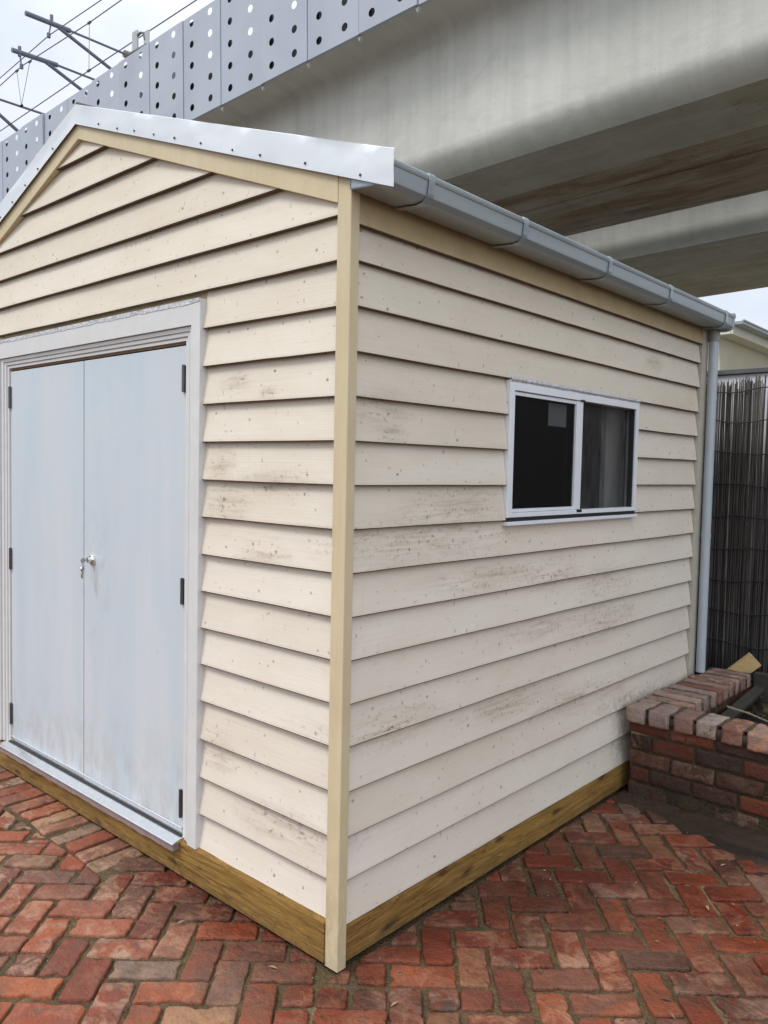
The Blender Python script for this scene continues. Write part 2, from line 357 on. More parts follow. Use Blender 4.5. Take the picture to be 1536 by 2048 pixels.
# ------------------------------------------------------------ ground
gm = dirt_mat("bare_ground", (.07, .058, .045), (.12, .10, .078), 3)
g = MB(); g.quad((-300, -300, -.05), (300, -300, -.05), (300, 300, -.05), (-300, 300, -.05)); tag(g.build("ground", gm), kind='structure')
g = MB(); g.quad((-60, 4.6, -.03), (60, 4.6, -.03), (60, 26, -.03), (-60, 26, -.03)); tag(g.build("gravel_bounce_strip", dirt_mat("pale_bounce_gravel", (.30, .275, .22), (.40, .365, .30), 3)), kind='structure')  # unseen pale ground, added to bounce light up to the bridge soffits
jm = dirt_mat("joint_dirt", (.070, .047, .026), (.165, .115, .060), 8, 1, .2)
g = MB(); nx, ny = 60, 60
for i in range(nx):
    for j in range(ny):
        x0, x1 = -5+9*i/nx, -5+9*(i+1)/nx; y0, y1 = -5+9*j/ny, -5+9*(j+1)/ny
        g.quad(*[(x, y, -.013+.006*noise.noise(Vector((x*5, y*5, 1)))+.004*noise.noise(Vector((x*17, y*17, 4)))) for x, y in ((x0, y0), (x1, y0), (x1, y1), (x0, y1))])
tag(g.build("joint_soil", jm, smooth=True), kind='structure')

TH = .72; A = Vector((math.cos(TH), math.sin(TH))); B = Vector((-math.sin(TH), math.cos(TH))); Wb = .12; A0, B0 = .056, .062
def clip(poly, p, n):
    out = []
    for i in range(len(poly)):
        a, b = poly[i], poly[(i+1) % len(poly)]; da, db = (a-p).dot(n), (b-p).dot(n)
        if da >= 0: out.append(a)
        if da*db < 0: out.append(a + (b-a)*(da/(da-db)))
    return out
def area(p): return abs(sum(p[i].x*p[(i+1) % len(p)].y - p[(i+1) % len(p)].x*p[i].y for i in range(len(p))))/2
def paver(mb, poly, gap=.0085, seed=0):
    rr = random.Random(seed)
    c = sum(poly, Vector((0, 0)))/len(poly)
    sgn = 1 if sum(poly[i].x*poly[(i+1) % len(poly)].y - poly[(i+1) % len(poly)].x*poly[i].y for i in range(len(poly))) > 0 else -1
    if sgn < 0: poly = poly[::-1]
    # inset
    q = list(poly)
    for i in range(len(poly)):
        a, b = poly[i], poly[(i+1) % len(poly)]
        if (b-a).length < 1e-5: continue
        nn = Vector((-(b-a).y, (b-a).x)).normalized()
        q = clip(q, a + nn*(gap*rr.uniform(.15, 1.7)), nn)
        if len(q) < 3: return
    if area(q) < .0012: return
    ang = rr.uniform(-.032, .032); rot = Matrix.Rotation(ang, 2)
    q = [c + rot @ (v-c) for v in q]
    # rounded, worn outline
    pts = []
    for i in range(len(q)):
        p, a, b = q[i], q[i-1], q[(i+1) % len(q)]
        ra = min(.016*rr.uniform(.3, 1.5), (a-p).length*.35); rb = min(.016*rr.uniform(.3, 1.5), (b-p).length*.35)
        pa, pb = p+(a-p).normalized()*ra, p+(b-p).normalized()*rb
        for tt in (0, .33, .67, 1): pts.append(pa*(1-tt)**2 + p*2*tt*(1-tt) + pb*tt*tt)
        nxt = b + (p-b).normalized()*.016
        L = (nxt-pb).length; n = int(L/.018)
        for s in range(1, n): pts.append(pb + (nxt-pb)*(s/n))
    out = []
    for v in pts:
        dvec = (v-c); w = noise.noise(Vector((v.x*40, v.y*40, seed*.37)))*.0036 + noise.noise(Vector((v.x*120, v.y*120, seed*.7)))*.0026 + max(0, noise.noise(Vector((v.x*24, v.y*24, seed*1.3)))-.22)*-.030
        out.append(v + dvec.normalized()*w)
    z = rr.uniform(-.006, .004); tx, ty = rr.uniform(-.028, .028), rr.uniform(-.028, .028)
    def zz(v): return z + (v-c).x*tx + (v-c).y*ty
    n = len(out); v = []
    for ins, dz in ((0, -.03), (0, -.0085), (.0022, -.0032), (.006, -.0008), (.014, 0)):
        for p in out:
            d = (c-p); L = d.length; k = p + d*(min(ins/L, .8) if L > 1e-6 else 0)
            v.append((k.x, k.y, zz(k)+dz + (noise.noise(Vector((k.x*60, k.y*60, seed)))*.0012 if dz > -.02 else 0)))
    fs = []
    for r in range(4):
        for i in range(n): fs.append((r*n+i, r*n+(i+1) % n, (r+1)*n+(i+1) % n, (r+1)*n+i))
    fs.append(tuple(range(4*n, 5*n)))
    mb.mesh(v, fs)
pav = MB(); seed = 0
Y2 = Vector((0, 1))
def field(poly):
    """the herringbone stops at the soldier row along the door side, at the shed and at the planter strip"""
    for p in (poly,):
        c = sum(p, Vector((0, 0)))/len(p)
        if c.x < -1.18 and c.y > -1:
            p = clip(p, Vector((0, -.215)), Vector((0, -1)))
            if c.y > .1: return None
        else:
            if c.x > -.2 and c.y > -.4:
                p = clip(p, Vector((-.012, 0)), Vector((1, 0))) if c.y > .02 else p
                if len(p) < 3: return None
                p = clip(p, Vector((0, 2.13)), Vector((0, -1)))
            else:
                if c.y > .3: return None
        return p if len(p) > 2 and area(p) > .0015 else None
for i in range(-40, 44):
    for j in range(-34, 30):
        m = (i+j) % 4
        if m == 0: w, h = 2, 1
        elif m == 2: w, h = 1, 2
        else: continue
        cs = [(i, j), (i+w, j), (i+w, j+h), (i, j+h)]
        poly = [A*(A0+Wb*a) + B*(B0+Wb*b) for a, b in cs]
        c = sum(poly, Vector((0, 0)))/4
        if not (-4.2 < c.x < 3.4 and -3.6 < c.y < 2.6): continue
        seed += 1; rr = random.Random(seed)
        poly = field(poly)
        if poly is None: continue
        if rr.random() < .05 and len(poly) == 4:                     # some bricks are laid as two halves
            mid = (poly[0]+poly[1]+poly[2]+poly[3])/4; ax = (poly[1]-poly[0]) if w == 2 else (poly[3]-poly[0]); ax.normalize()
            for s in (1, -1):
                h2 = clip(poly, mid, ax*s)
                if len(h2) > 2: paver(pav, h2, seed=seed*3+s)
        else: paver(pav, poly, seed=seed)
x = -3.9
while x < -1.22:                                                      # bricks laid square to the door wall
    seed += 1; w = random.uniform(.108, .118)
    L = random.uniform(.195, .235)
    sk = random.uniform(-.012, .012)
    paver(pav, [Vector((x+sk, -L)), Vector((x+w+sk, -L)), Vector((x+w, .03)), Vector((x, .03))], seed=seed); x += w+.004
STOPS = [(0, (.17, .046, .026)), (.12, (.34, .085, .038)), (.24, (.30, .095, .050)), (.34, (.19, .072, .048)), (.46, (.42, .125, .050)), (.58, (.28, .060, .028)), (.68, (.32, .135, .080)), (.76, (.15, .078, .054)), (.84, (.42, .20, .085)), (.91, (.32, .21, .145)), (1, (.36, .090, .038))]
PAVE = brick_mat("paver_brick", STOPS, .85, .85, .62, damp=[((1.3, 1.5, 0), (1.7, 1.5, 2)), ((.3, .9, 0), (.6, 1.6, 2)), ((-.6, -.05, 0), (1.0, .3, 1)), ((.1, -.05, 0), (.5, .35, 1)), ((1.6, .2, 0), (1.2, .9, 1))])
tag(pav.build("brick_paving", PAVE, smooth=False, fix=False), kind='structure')
lf = MB(); rl = random.Random(21)
for kq in range(2600):
    x, y = rl.uniform(-3.2, 2.2), rl.uniform(-1.9, 2.0)
    if -3.6 < x < 0 and y > .02: continue
    s_ = rl.choice([.0015, .002, .0025, .003, .0045]); a = rl.uniform(0, 6.28); h_ = s_*rl.uniform(.5, 1)
    pts = [(x+s_*math.cos(a+q*2.1)*rl.uniform(.6, 1.3), y+s_*math.sin(a+q*2.1)*rl.uniform(.6, 1.3), .001) for q in range(3)]
    ap = (x, y, .002+h_); b = len(lf.v); lf.v += pts+[ap]; lf.f += [(b, b+1, b+3), (b+1, b+2, b+3), (b+2, b, b+3)]
for kq in range(150):
    x, y = rl.uniform(-2.8, 2.0), rl.uniform(-1.4, 1.9)
    if -3.6 < x < .02 and y > -.03: continue
    a = rl.uniform(0, 6.28); L = rl.uniform(.008, .022); c, s2 = math.cos(a), math.sin(a); wv = L*.3
    lf.quad((x-c*L, y-s2*L, .006), (x+s2*wv, y-c*wv, .009), (x+c*L, y+s2*L, .007), (x-s2*wv, y+c*wv, .010))
kg = M("grit_and_crumbs", rough=.95); kg.set(kg.ramp(kg.rnd, [(0, (.04, .03, .02)), (.4, (.12, .08, .05)), (.7, (.22, .15, .09)), (.9, (.35, .28, .2)), (1, (.08, .07, .03))]))
tag(lf.build("paving_grit", kg.m, fix=False), "fine grit, crumbs and leaf bits scattered over the brick paving", "grit", kind='stuff')
# wet concrete haunch along the planter foot
WETC = concrete("wet_concrete_strip", (.012, .009, .007), (.028, .022, .016), .2, .3, .5)
g = MB(); n = 150
for i in range(n):
    xa, xb = .02+3.2*i/n, .02+3.2*(i+1)/n
    def ed(x): return 2.02 - .30*max(0, min(1, (x-.12)/.75)) - .02*x + .035*noise.noise(Vector((x*7, 2, 0)))+.018*noise.noise(Vector((x*24, 5, 0)))
    rows = 12
    for j in range(rows):
        def pt(x, s):
            y = ed(x)*(1-s) + 2.165*s
            return (x, y, -.020 + .030*min(1, s*2.2) + .009*noise.noise(Vector((x*9, y*9, 3))) + .006*noise.noise(Vector((x*30, y*30, 3))) + .02*max(0, s-.6))
        g.quad(pt(xa, j/rows), pt(xb, j/rows), pt(xb, (j+1)/rows), pt(xa, (j+1)/rows))
tag(g.build("concrete_strip", WETC, smooth=True), kind='structure')

# ------------------------------------------------------------ shed
shed = tag(empty("garden_shed"), "cream weatherboard garden shed with pale blue double doors, gable roof and grey gutter", "shed")
ZL = [.150, .308, .463, .622] + [1.6803+.15*k for k in range(-6, 12)]
def board(mb, side, u0, u1, z0, z1, w0=None, w1=None, seed=0, thick=.018, lip=0.0):
    """one bevel-back weatherboard; u0..u1 along the bottom edge, w0..w1 along the top edge"""
    w0 = u0 if w0 is None else w0; w1 = u1 if w1 is None else w1
    h = z1-z0
    prof = [(lip-.0022, .0), (lip, .0036), (lip-.0005, .012), (lip-.026*h/.165, h), (lip-.026*h/.165-.007, h), (lip-.0255, .010), (lip-.0200, .0015)]
    n = max(1, int((u1-u0)/.11)); v = []; m = len(prof)
    for s in range(n+1):
        q = s/n
        wob = noise.noise(Vector((q*(u1-u0)*2.2, seed*3.1, 0)))*.0022; wz = noise.noise(Vector((q*(u1-u0)*1.6, seed*1.7, 5)))*.0022 + noise.noise(Vector((q*(u1-u0)*9, seed*1.7, 8)))*.0008
        for d, hz in prof:
            kk = hz/h; uu = (u0*(1-kk)+w0*kk)*(1-q) + (u1*(1-kk)+w1*kk)*q
            dd = d + wob; z = z0+hz+wz*(1-kk)
            v.append((uu, -dd, z) if side == 'f' else (dd, uu, z) if side == 'r' else (-3.616-dd, uu, z))
    fs = [(s*m+i, s*m+(i+1) % m, (s+1)*m+(i+1) % m, (s+1)*m+i) for s in range(n) for i in range(m)]
    fs += [tuple(range(m)), tuple(range(n*m, n*m+m))[::-1]]
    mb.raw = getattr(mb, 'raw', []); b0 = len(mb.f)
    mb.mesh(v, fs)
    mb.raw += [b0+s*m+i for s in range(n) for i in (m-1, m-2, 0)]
RAW_SHADE = simple("raw_underside_shade", (.095, .060, .036), .9, var=.3, scale=18)
def raw_shade_edges(mb, o):                                                 # sawn bottom edges; their dark brown also paints the shadow under each lip
    o.data.materials.append(RAW_SHADE)
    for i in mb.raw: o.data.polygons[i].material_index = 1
LIP = -.001
AX = -1.808
fr = MB()
for i in range(len(ZL)-1):
    z0, z1 = ZL[i], ZL[i+1]+.016
    def hw(z): return min(1.765, (3.385-z)/.371)
    if z0 > 3.2: break
    if z0 < 2.39:
        fr_top = z1 if z1 < 2.42 else z1
        board(fr, 'f', -3.566, -2.745, z0, z1, seed=i, lip=LIP)
        board(fr, 'f', -.815, -.050, z0, z1, seed=i+40, lip=LIP)
    else:
        board(fr, 'f', AX-hw(z0), AX+hw(z0), z0, z1, AX-hw(z1), AX+max(hw(z1), .02), seed=i+80, lip=LIP)
raw_shade_edges(fr, fr.build("front_cladding", BOARD, shed))
sr_ = MB()
for i in range(len(ZL)-1):
    z0, z1 = ZL[i], ZL[i+1]+.016
    if z0 > 2.5: break
    if z0 > 2.4: z1 = 2.56
    if 1.52 < z0 < 2.05:
        board(sr_, 'r', .034, .972, z0, z1, seed=i+120, lip=LIP); board(sr_, 'r', 2.243, 3.098, z0, z1, seed=i+160, lip=LIP)
    else: board(sr_, 'r', .034, 3.098, z0, z1, seed=i+200, lip=LIP)
raw_shade_edges(sr_, sr_.build("side_cladding", BOARD, shed))
bk = MB()
for i in range(len(ZL)-1):
    z0, z1 = ZL[i], ZL[i+1]+.016
    if z0 < 2.58: board(bk, 'l', .034, 3.17, z0, z1, seed=i+240, lip=LIP)
raw_shade_edges(bk, bk.build("side_cladding", BOARD, shed))
# sheathing (the shed is hollow: window glass shows the inside)
sh = MB()
T0, T1 = -.030, -.055
def yb(x0, x1, z0, z1): sh.box(x0, x1, -T0, -T1, z0, z1)
yb(-3.57, -2.69, .02, 2.62); yb(-.86, -.03, .02, 2.62); yb(-2.69, -.86, 2.30, 2.62)
sh.prism([Vector((-3.55, 0, 2.62)), Vector((-.065, 0, 2.62)), Vector((AX, 0, 3.28))], (0, .030, 0), (0, .055, 0))
def xb(y0, y1, z0, z1): sh.box(T1, T0, y0, y1, z0, z1)
xb(.06, .985, .02, 2.62); xb(2.23, 3.17, .02, 2.62); xb(.985, 2.23, .02, 1.525); xb(.985, 2.23, 2.12, 2.62)
sh.box(-3.586, -3.561, .06, 3.17, .02, 2.62)
sh.box(-3.58, -.02, 3.17, 3.195, .02, 2.62); sh.prism([Vector((-3.55, 0, 2.62)), Vector((-.065, 0, 2.62)), Vector((AX, 0, 3.28))], (0, 3.17, 0), (0, 3.195, 0))
sh.build("wall_lining", SARK, shed)
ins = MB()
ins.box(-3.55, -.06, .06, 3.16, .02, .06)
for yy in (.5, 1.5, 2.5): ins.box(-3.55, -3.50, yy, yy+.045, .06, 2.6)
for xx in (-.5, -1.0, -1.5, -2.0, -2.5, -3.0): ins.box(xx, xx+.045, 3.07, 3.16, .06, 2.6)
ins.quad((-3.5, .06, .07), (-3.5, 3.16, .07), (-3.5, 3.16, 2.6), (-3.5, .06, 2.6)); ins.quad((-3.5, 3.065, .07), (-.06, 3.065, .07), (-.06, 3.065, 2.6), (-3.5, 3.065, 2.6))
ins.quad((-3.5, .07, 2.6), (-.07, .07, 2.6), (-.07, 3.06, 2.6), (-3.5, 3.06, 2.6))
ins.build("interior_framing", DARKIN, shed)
# trims
p = MB(); p.prism([Vector((-.056, -.006, 0)), Vector((.004, -.006, 0)), Vector((.006, -.004, 0)), Vector((.006, .036, 0)), Vector((-.03, .036, 0)), Vector((-.03, .03, 0)), Vector((-.056, .03, 0))], (0, 0, .004), (0, 0, 2.708))
p.build("corner_post", TRIM, shed, bevel=.002)
p = MB(); p.box(-3.67, -3.62+.06, -.006, .036, .004, 2.675); p.build("corner_post", TRIM, shed, bevel=.002)
p = MB(); p.box(-.04, .006, 3.103, 3.196, .25, 2.66); p.build("corner_board", simple("rear_corner_paint", (.43, .40, .33), .5, var=.12, scale=7), shed, bevel=.002)
FRZ = simple("yellow_frieze_shaded", (.47, .365, .20), .6, var=.10, scale=7, bump=.08)  # yellow paint, darkened to carry the shade under the gutter
fz = MB(); board(fz, 'r', .036, 3.102, 2.546, 2.70, seed=300, lip=.006, thick=.02); raw_shade_edges(fz, fz.build("frieze_board", FRZ, shed))
def rake(sgn):
    q = MB(); xe = 1.754
    a = [(0, 3.2676), (xe, 2.6176), (xe, 2.74), (0, 3.39)]
    q.prism([Vector((AX+sgn*x, 0, z)) for x, z in a], (0, -.009, 0), (0, .02, 0)); return q.build("rake_board", TRIM, shed, bevel=.0015)
rake(1); rake(-1)
# barge flashing: folded sheet with a turn-over onto the roof and slight buckles
def flash(sgn):
    q = MB(); n = 44; xe = 2.012; v = []; prof = 7
    for i in range(n+1):
        s = i/n; x = s*xe; zb = 3.332-.3585*x; hgt = .088 + .026*s
        zt = zb+hgt
        for k in range(5):
            kk = k/4
            bow = .0028*noise.noise(Vector((x*3.1*sgn, kk*1.4, 2))) + .0022*noise.noise(Vector((x*8, kk*2.5, 7)))
            bow *= 1 if .02 < s else .5
            v.append((AX+sgn*x, -.022-bow, zb+hgt*kk))
        v.append((AX+sgn*x, -.0205, zt+.0015)); v.append((AX+sgn*x, .13 if s < .93 else -.016+.146*max(0.02, (1-s)/.07)*.4, zt+.004))
    fs = [(i*prof+k, (i+1)*prof+k, (i+1)*prof+k+1, i*prof+k+1) for i in range(n) for k in range(prof-1)]
    q.mesh(v, fs); o = q.build("barge_flashing", GALV, shed, smooth=True)
    m = o.modifiers.new("solid", 'SOLIDIFY'); m.thickness = .0012; m.offset = 1; o.modifiers.new("edge", "EDGE_SPLIT").split_angle = math.radians(28)
    for s in (.11, .19, .26, .335, .41, .50, .60, .68, .80, .93):
        x = s*xe; zb = 3.332-.3585*x+.016+.006*random.random()
        sc = MB(); sc.tube([(AX+sgn*x, -.019, zb), (AX+sgn*x, -.0275, zb), (AX+sgn*x, -.0295, zb)], [.0045, .0045, .002], 8); sc.build("screw", HINGE, o)
flash(1); flash(-1)
# roof: corrugated sheets and ridge cap
RF = simple("pale_roof_steel", (.55, .58, .60), .4, .3, var=.06)
for sgn in (1, -1):
    q = MB(); n = 220
    v = []
    for i in range(n+1):
        y = -.01+3.33*i/n; dz = .009*math.sin(y/.076*2*math.pi)
        for x in (0, 1.93):
            v.append((AX+sgn*x, y, 3.40-.3585*x+dz-.012))
    q.mesh(v, [(2*i, 2*i+1, 2*i+3, 2*i+2) for i in range(n)]); q.build("roof_sheet", RF, shed, smooth=True)
q = MB(); q.prism([Vector((AX-.15, 0, 3.375)), Vector((AX-.02, 0, 3.428)), Vector((AX, 0, 3.436)), Vector((AX+.02, 0, 3.428)), Vector((AX+.15, 0, 3.375)), Vector((AX, 0, 3.42))], (0, -.015, 0), (0, 3.33, 0))
q.build("ridge_cap", HINGE, shed)
# quad gutter
def gprof(t=0):
    o = t
    pts = [(.012, 2.735), (.012-o*.3, 2.646-o), (.108, 2.638-o), (.130+o*.4, 2.642-o), (.1445+o*.7, 2.656-o*.3), (.147+o, 2.663), (.147+o, 2.706)]
    return pts
Y0g, Y1g = -.018, 3.215
q = MB()
def strip(mb, pts, y0, y1, ny=1):
    n = len(pts); v = []
    for j in range(ny+1):
        y = y0+(y1-y0)*j/ny; v += [(x, y, z) for x, z in pts]
    mb.mesh(v, [(j*n+i, j*n+i+1, (j+1)*n+i+1, (j+1)*n+i) for j in range(ny) for i in range(n-1)])
bead = [(.146, 2.706), (.150, 2.708), (.1525, 2.714), (.152, 2.722), (.147, 2.728), (.139, 2.7285), (.133, 2.724), (.1325, 2.716)]
strip(q, gprof()+bead[1:], Y0g, Y1g, 1)
gut = q.build("gutter", GUT, shed, smooth=True, fix=False)
md = gut.modifiers.new("solid", 'SOLIDIFY'); md.thickness = .0016
es = gut.modifiers.new("edge", 'EDGE_SPLIT'); es.split_angle = math.radians(24)
for yy in (.216, .808, 1.532, 2.235, 3.06):
    b = MB(); pr = gprof(.0075)[1:]+[(.154, 2.712), (.156, 2.724), (.148, 2.7335), (.135, 2.734)]
    pi = gprof(.0058)[1:]+[(.1515, 2.713), (.1535, 2.723), (.147, 2.730), (.135, 2.731)]
    n = len(pr); sl = []
    for j, y in enumerate((yy, yy+.032)):
        sl += [(x, y-.02*(2.73-z)/.1*.6, z) for x, z in pr]+[(x, y-.02*(2.73-z)/.1*.6, z) for x, z in pi]
    fs = []
    for i in range(n-1):
        fs += [(i, i+1, 2*n+i+1, 2*n+i), (n+i, n+i+1, 3*n+i+1, 3*n+i), (i, i+1, n+i+1, n+i), (2*n+i, 2*n+i+1, 3*n+i+1, 3*n+i)]
    b.mesh(sl, fs); b.build("gutter_bracket", STRAP, gut)
    c = MB(); pk = gprof(.001)[1:]                                    # dark line where the strap stands off the gutter
ec = MB(); ec.prism([Vector((x, 0, z)) for x, z in [(.008, 2.738), (.008, 2.638), (.088, 2.628), (.116, 2.630), (.139, 2.638), (.150, 2.655), (.153, 2.70), (.158, 2.716), (.154, 2.735), (.13, 2.735)]], (0, Y1g-.028, 0), (0, Y1g+.003, 0))
ec.build("gutter_end_cap", GUT, gut, bevel=.001)
ec = MB(); ec.prism([Vector((x, 0, z)) for x, z in [(.014, 2.725), (.014, 2.648), (.11, 2.640), (.14, 2.662), (.143, 2.70), (.13, 2.72)]], (0, Y0g+.002, 0), (0, Y0g+.006, 0))
ec.build("gutter_end_cap", GUT, gut)
dp = MB(); dp.tube([(.043, 3.19, .498), (.043, 3.19, .9), (.042, 3.19, 1.7), (.042, 3.19, 2.575)], .0285, 20)
dpo = dp.build("downpipe", PIPE, shed, smooth=True); dpo.modifiers.new("edge", 'EDGE_SPLIT').split_angle = math.radians(50)
b = MB(); b.tube([(.042, 3.19, 2.572), (.042, 3.19, 2.643)], .0335, 20); b.build("pipe_socket", simple("grey_brown_socket", (.26, .27, .24), .5, var=.2, scale=40), dpo, smooth=False)
for zz in (1.35, 2.2):
    b = MB(); b.tube([(.042, 3.19, zz), (.042, 3.19, zz+.028)], .0305, 20); b.build("pipe_clip", PIPE, dpo)
# plinth of treated pine
q = MB()
def plank(side, u0, u1, z0, z1, d0, d1):
    n = 30; v = []
    for i in range(n+1):
        s = u0+(u1-u0)*i/n; jt = .003*noise.noise(Vector((s*6, 1, 2)))
        for d, z in ((d1, z0), (d0, z0), (d0+jt*.3, z1-.012+jt), (d0-.010, z1+jt), (d1, z1+jt)):
            v.append((s, -d, z) if side == 'f' else (d, s, z))
    m = 5
    q.mesh(v, [(i*m+k, i*m+(k+1) % m, (i+1)*m+(k+1) % m, (i+1)*m+k) for i in range(n) for k in range(m)] + [tuple(range(m)), tuple(range(n*m, n*m+m))[::-1]])
plank('f', -.965, -.057, .016, .168, .012, -.05); plank('f', -3.61, -.968, .016, .152, .011, -.05)
q.build("timber_plinth", PINE, shed)
q = MB(); plank('r', .040, 3.15, .018, .152, -.0035, -.05); q.build("timber_plinth", PINE, shed)
# door casing with stepped moulding
XO0, XO1, ZO = -2.615, -.940, 2.247; ZB = .165
prof = [(0, -.045), (0, -.010), (.014, -.009), (.016, -.014), (.019, -.014), (.021, -.004), (.036, -.002), (.038, -.008), (.042, -.008), (.044, .002), (.062, .005), (.063, -.003), (.067, -.003), (.068, .014), (.126, .015), (.128, .013), (.128, -.032)]
q = MB()
def hd(o): return o*.8 if o < .0675 else .0544+(o-.068)*1.64
rows = []
for o, d in prof:
    rows.append([(XO0-o, -d, ZB), (XO0-o, -d, ZO+hd(o)), (XO1+o, -d, ZO+hd(o)), (XO1+o, -d, ZB)])
for a, b in zip(rows, rows[1:]):
    for i in range(3): q.quad(a[i], a[i+1], b[i+1], b[i])
# bottoms
dc = q.build("door_casing", CASING, shed)
tp = MB(); v = []; n = 120
for i in range(n+1):
    x = XO0-.128+(XO1-XO0+.256)*i/n; zt = ZO+hd(.128); a = .5+.5*noise.noise(Vector((x*9, 0, 1)))+.3*noise.noise(Vector((x*40, 0, 3)))
    v += [(x, -.0165-.0008*noise.noise(Vector((x*50, 1, 1))), zt-.010-.012*a), (x, -.019-.0015*noise.noise(Vector((x*70, 3, 1))), zt+.001), (x, -.004, zt+.006+.003*a)]
tp.mesh(v, [(i*3+k, (i+1)*3+k, (i+1)*3+k+1, i*3+k+1) for i in range(n) for k in range(2)]); tp.build("flashing_tape", TAPE, dc)
q = MB(); q.box(XO0-.02, XO1+.02, .02, .075, ZO-.0105, ZO+.03); q.box(XO0-.02, XO0-.001, .046, .075, ZB, ZO); q.box(XO1+.001, XO1+.02, .046, .075, ZB, ZO)
q.build("door_frame", simple("raw_brown_jamb", (.20, .13, .07), .8, var=.3, scale=20), shed)
# doors
XM = -1.800
def door(x0, x1, hx, sg, zs):
    q = MB(); q.box(x0, x1, .018, .053, .180, ZO-.017); d = q.build("door", DOOR, shed, bevel=.0025)
    for z0, z1 in zs:
        h = MB(); h.box(hx-.010, hx+.010, .008, .0195, z0, z1)
        h.tube([(hx, .010, z0-.003), (hx, .010, z1+.003)], .0065, 10); h.build("hinge", HINGE, d)
    return d
door(XO0+.004, XM-.004, XO0+.006, 1, [(2.034, 2.146), (1.145, 1.258), (.272, .385)])
dr = door(XM+.003, XO1-.004, XO1-.018, -1, [(2.042, 2.148), (1.160, 1.265), (.25, .365)])
lk = MB()
lk.tube([(-1.712, .0185, 1.276), (-1.712, .010, 1.276), (-1.712, .004, 1.276)], [.027, .0265, .019], 24)
lk.tube([(-1.712, .006, 1.276), (-1.712, -.006, 1.276), (-1.712, -.010, 1.276)], [.0135, .0135, .012], 20)
lk.build("door_lock", CHROME, dr, smooth=True).modifiers.new("edge", 'EDGE_SPLIT').split_angle = math.radians(35)
ky = MB(); kx, kyy, kz = -1.712, -.010, 1.276
ky.box(kx-.0012, kx+.0012, kyy-.018, kyy+.016, kz-.004, kz+.004)
ky.tube([(kx-.0015, kyy-.022, kz), (kx+.0015, kyy-.022, kz)], .012, 14)
ring = [(kx+.010*math.sin(a)*.4, kyy-.026-.002*math.cos(a), kz-.014+.013*math.cos(a)) for a in [k*2*math.pi/16 for k in range(17)]]
ky.tube(ring, .0011, 6, cap=False)
ky.tube([(kx-.001, kyy-.026, kz-.042), (kx+.0025, kyy-.024, kz-.042)], .0135, 14)
ky.box(kx-.001, kx+.0022, kyy-.030, kyy-.022, kz-.086, kz-.05)
ky.box(kx-.001, kx+.0022, kyy-.033, kyy-.029, kz-.080, kz-.066)
tag(ky.build("key_set", simple("nickel_key", (.40, .41, .36), .35, .9, var=.2, scale=90)), "small nickel keys hanging from the lock of the right shed door", "keys")
# threshold
q = MB(); q.prism([Vector((0, .03, .172)), Vector((0, .03, .158)), Vector((0, -.044, .153)), Vector((0, -.050, .155)), Vector((0, -.048, .160)), Vector((0, -.010, .172))], (XO0-.02, 0, 0), (XO1+.012, 0, 0))
th = q.build("threshold", ALU, shed, bevel=.001)
q = MB(); q.box(XO0+.004, XM+.02, .0135, .0175, .1795, .2015); q.box(XM+.021, XO1-.004, .0105, .0145, .178, .2035)
q.tube([(XO0+.004, .0135, .2015), (XM+.02, .0135, .2015)], .0055, 10); q.tube([(XM+.021, .0105, .2035), (XO1-.004, .0105, .2035)], .0055, 10); q.build("weather_strip", ALU, th)
q = MB(); q.box(XO0, XO1, -.001, .0100, .1725, .1765); q.build("rubber_seal", BLACK, th)
q = MB(); n = 60; v = []
for i in range(n+1):
    x = XO0-.015+(XO1-XO0+.02)*i/n; jj = .006*noise.noise(Vector((x*14, 0, 0)))+.004*noise.noise(Vector((x*40, 0, 4)))
    v += [(x, -.040, .1515), (x, -.0405, .122+jj), (x, -.006, .122+jj), (x, -.006, .1515)]
q.mesh(v, [(i*4+k, i*4+(k+1) % 4, (i+1)*4+(k+1) % 4, (i+1)*4+k) for i in range(n) for k in range(4)]+[(0, 1, 2, 3), (n*4+3, n*4+2, n*4+1, n*4)]); q.build("sill_packer", PRIMER, th)
# sliding window
y0, y1, z0, z1 = .975, 2.24, 1.511, 2.129
q = MB()
q.box(-.05, .004, y0, y0+.036, z0+.032, z1); q.box(-.05, .004, y1-.034, y1, z0+.032, z1); q.box(-.05, .004, y0+.036, y1-.034, z1-.043, z1); q.box(-.05, .002, y0+.036, y1-.034, z0+.032, z0+.052)
win = q.build("window", WHITE_ALU, shed, bevel=.002)
q = MB(); q.box(-.03, .013, y0-.002, y1+.002, z0-.002, z0+.014); q.build("window_sill", WHITE_ALU, win, bevel=.002)
q = MB(); q.box(-.05, -.004, y0+.004, y1-.004, z0+.0145, z0+.0315); q.build("drain_channel", BLACK, win)
q = MB()                                                              # sliding sash in front
q.box(-.018, -.001, 1.56, 1.622, z0+.053, z1-.0455); q.box(-.018, -.004, y0+.0425, y0+.05, z0+.0535, z1-.046); q.box(-.018, -.005, y0+.0505, 1.559, z0+.0535, z0+.068); q.box(-.018, -.005, y0+.0505, 1.559, z1-.062, z1-.046)
q.build("sash", WHITE_ALU, win, bevel=.0015)
q = MB(); q.box(-.016, .0055, 1.590, 1.628, z1-.0465, z1-.038); q.build("sash_clip", BLACK, win); q = MB(); q.box(-.016, .0035, 1.583, 1.632, z0+.040, z0+.0535); q.build("sash_clip", BLACK, win)
for ya, yb2 in ((1.6225, 1.630), (y1-.048, y1-.0365)):
    q = MB(); q.box(-.03, -.005, ya, yb2, z0+.053, z1-.046); q.build("rubber_seal", BLACK, win)
gl = M("window_glass", (.075, .078, .076), .04); gl.b.inputs['Alpha'].default_value = .42
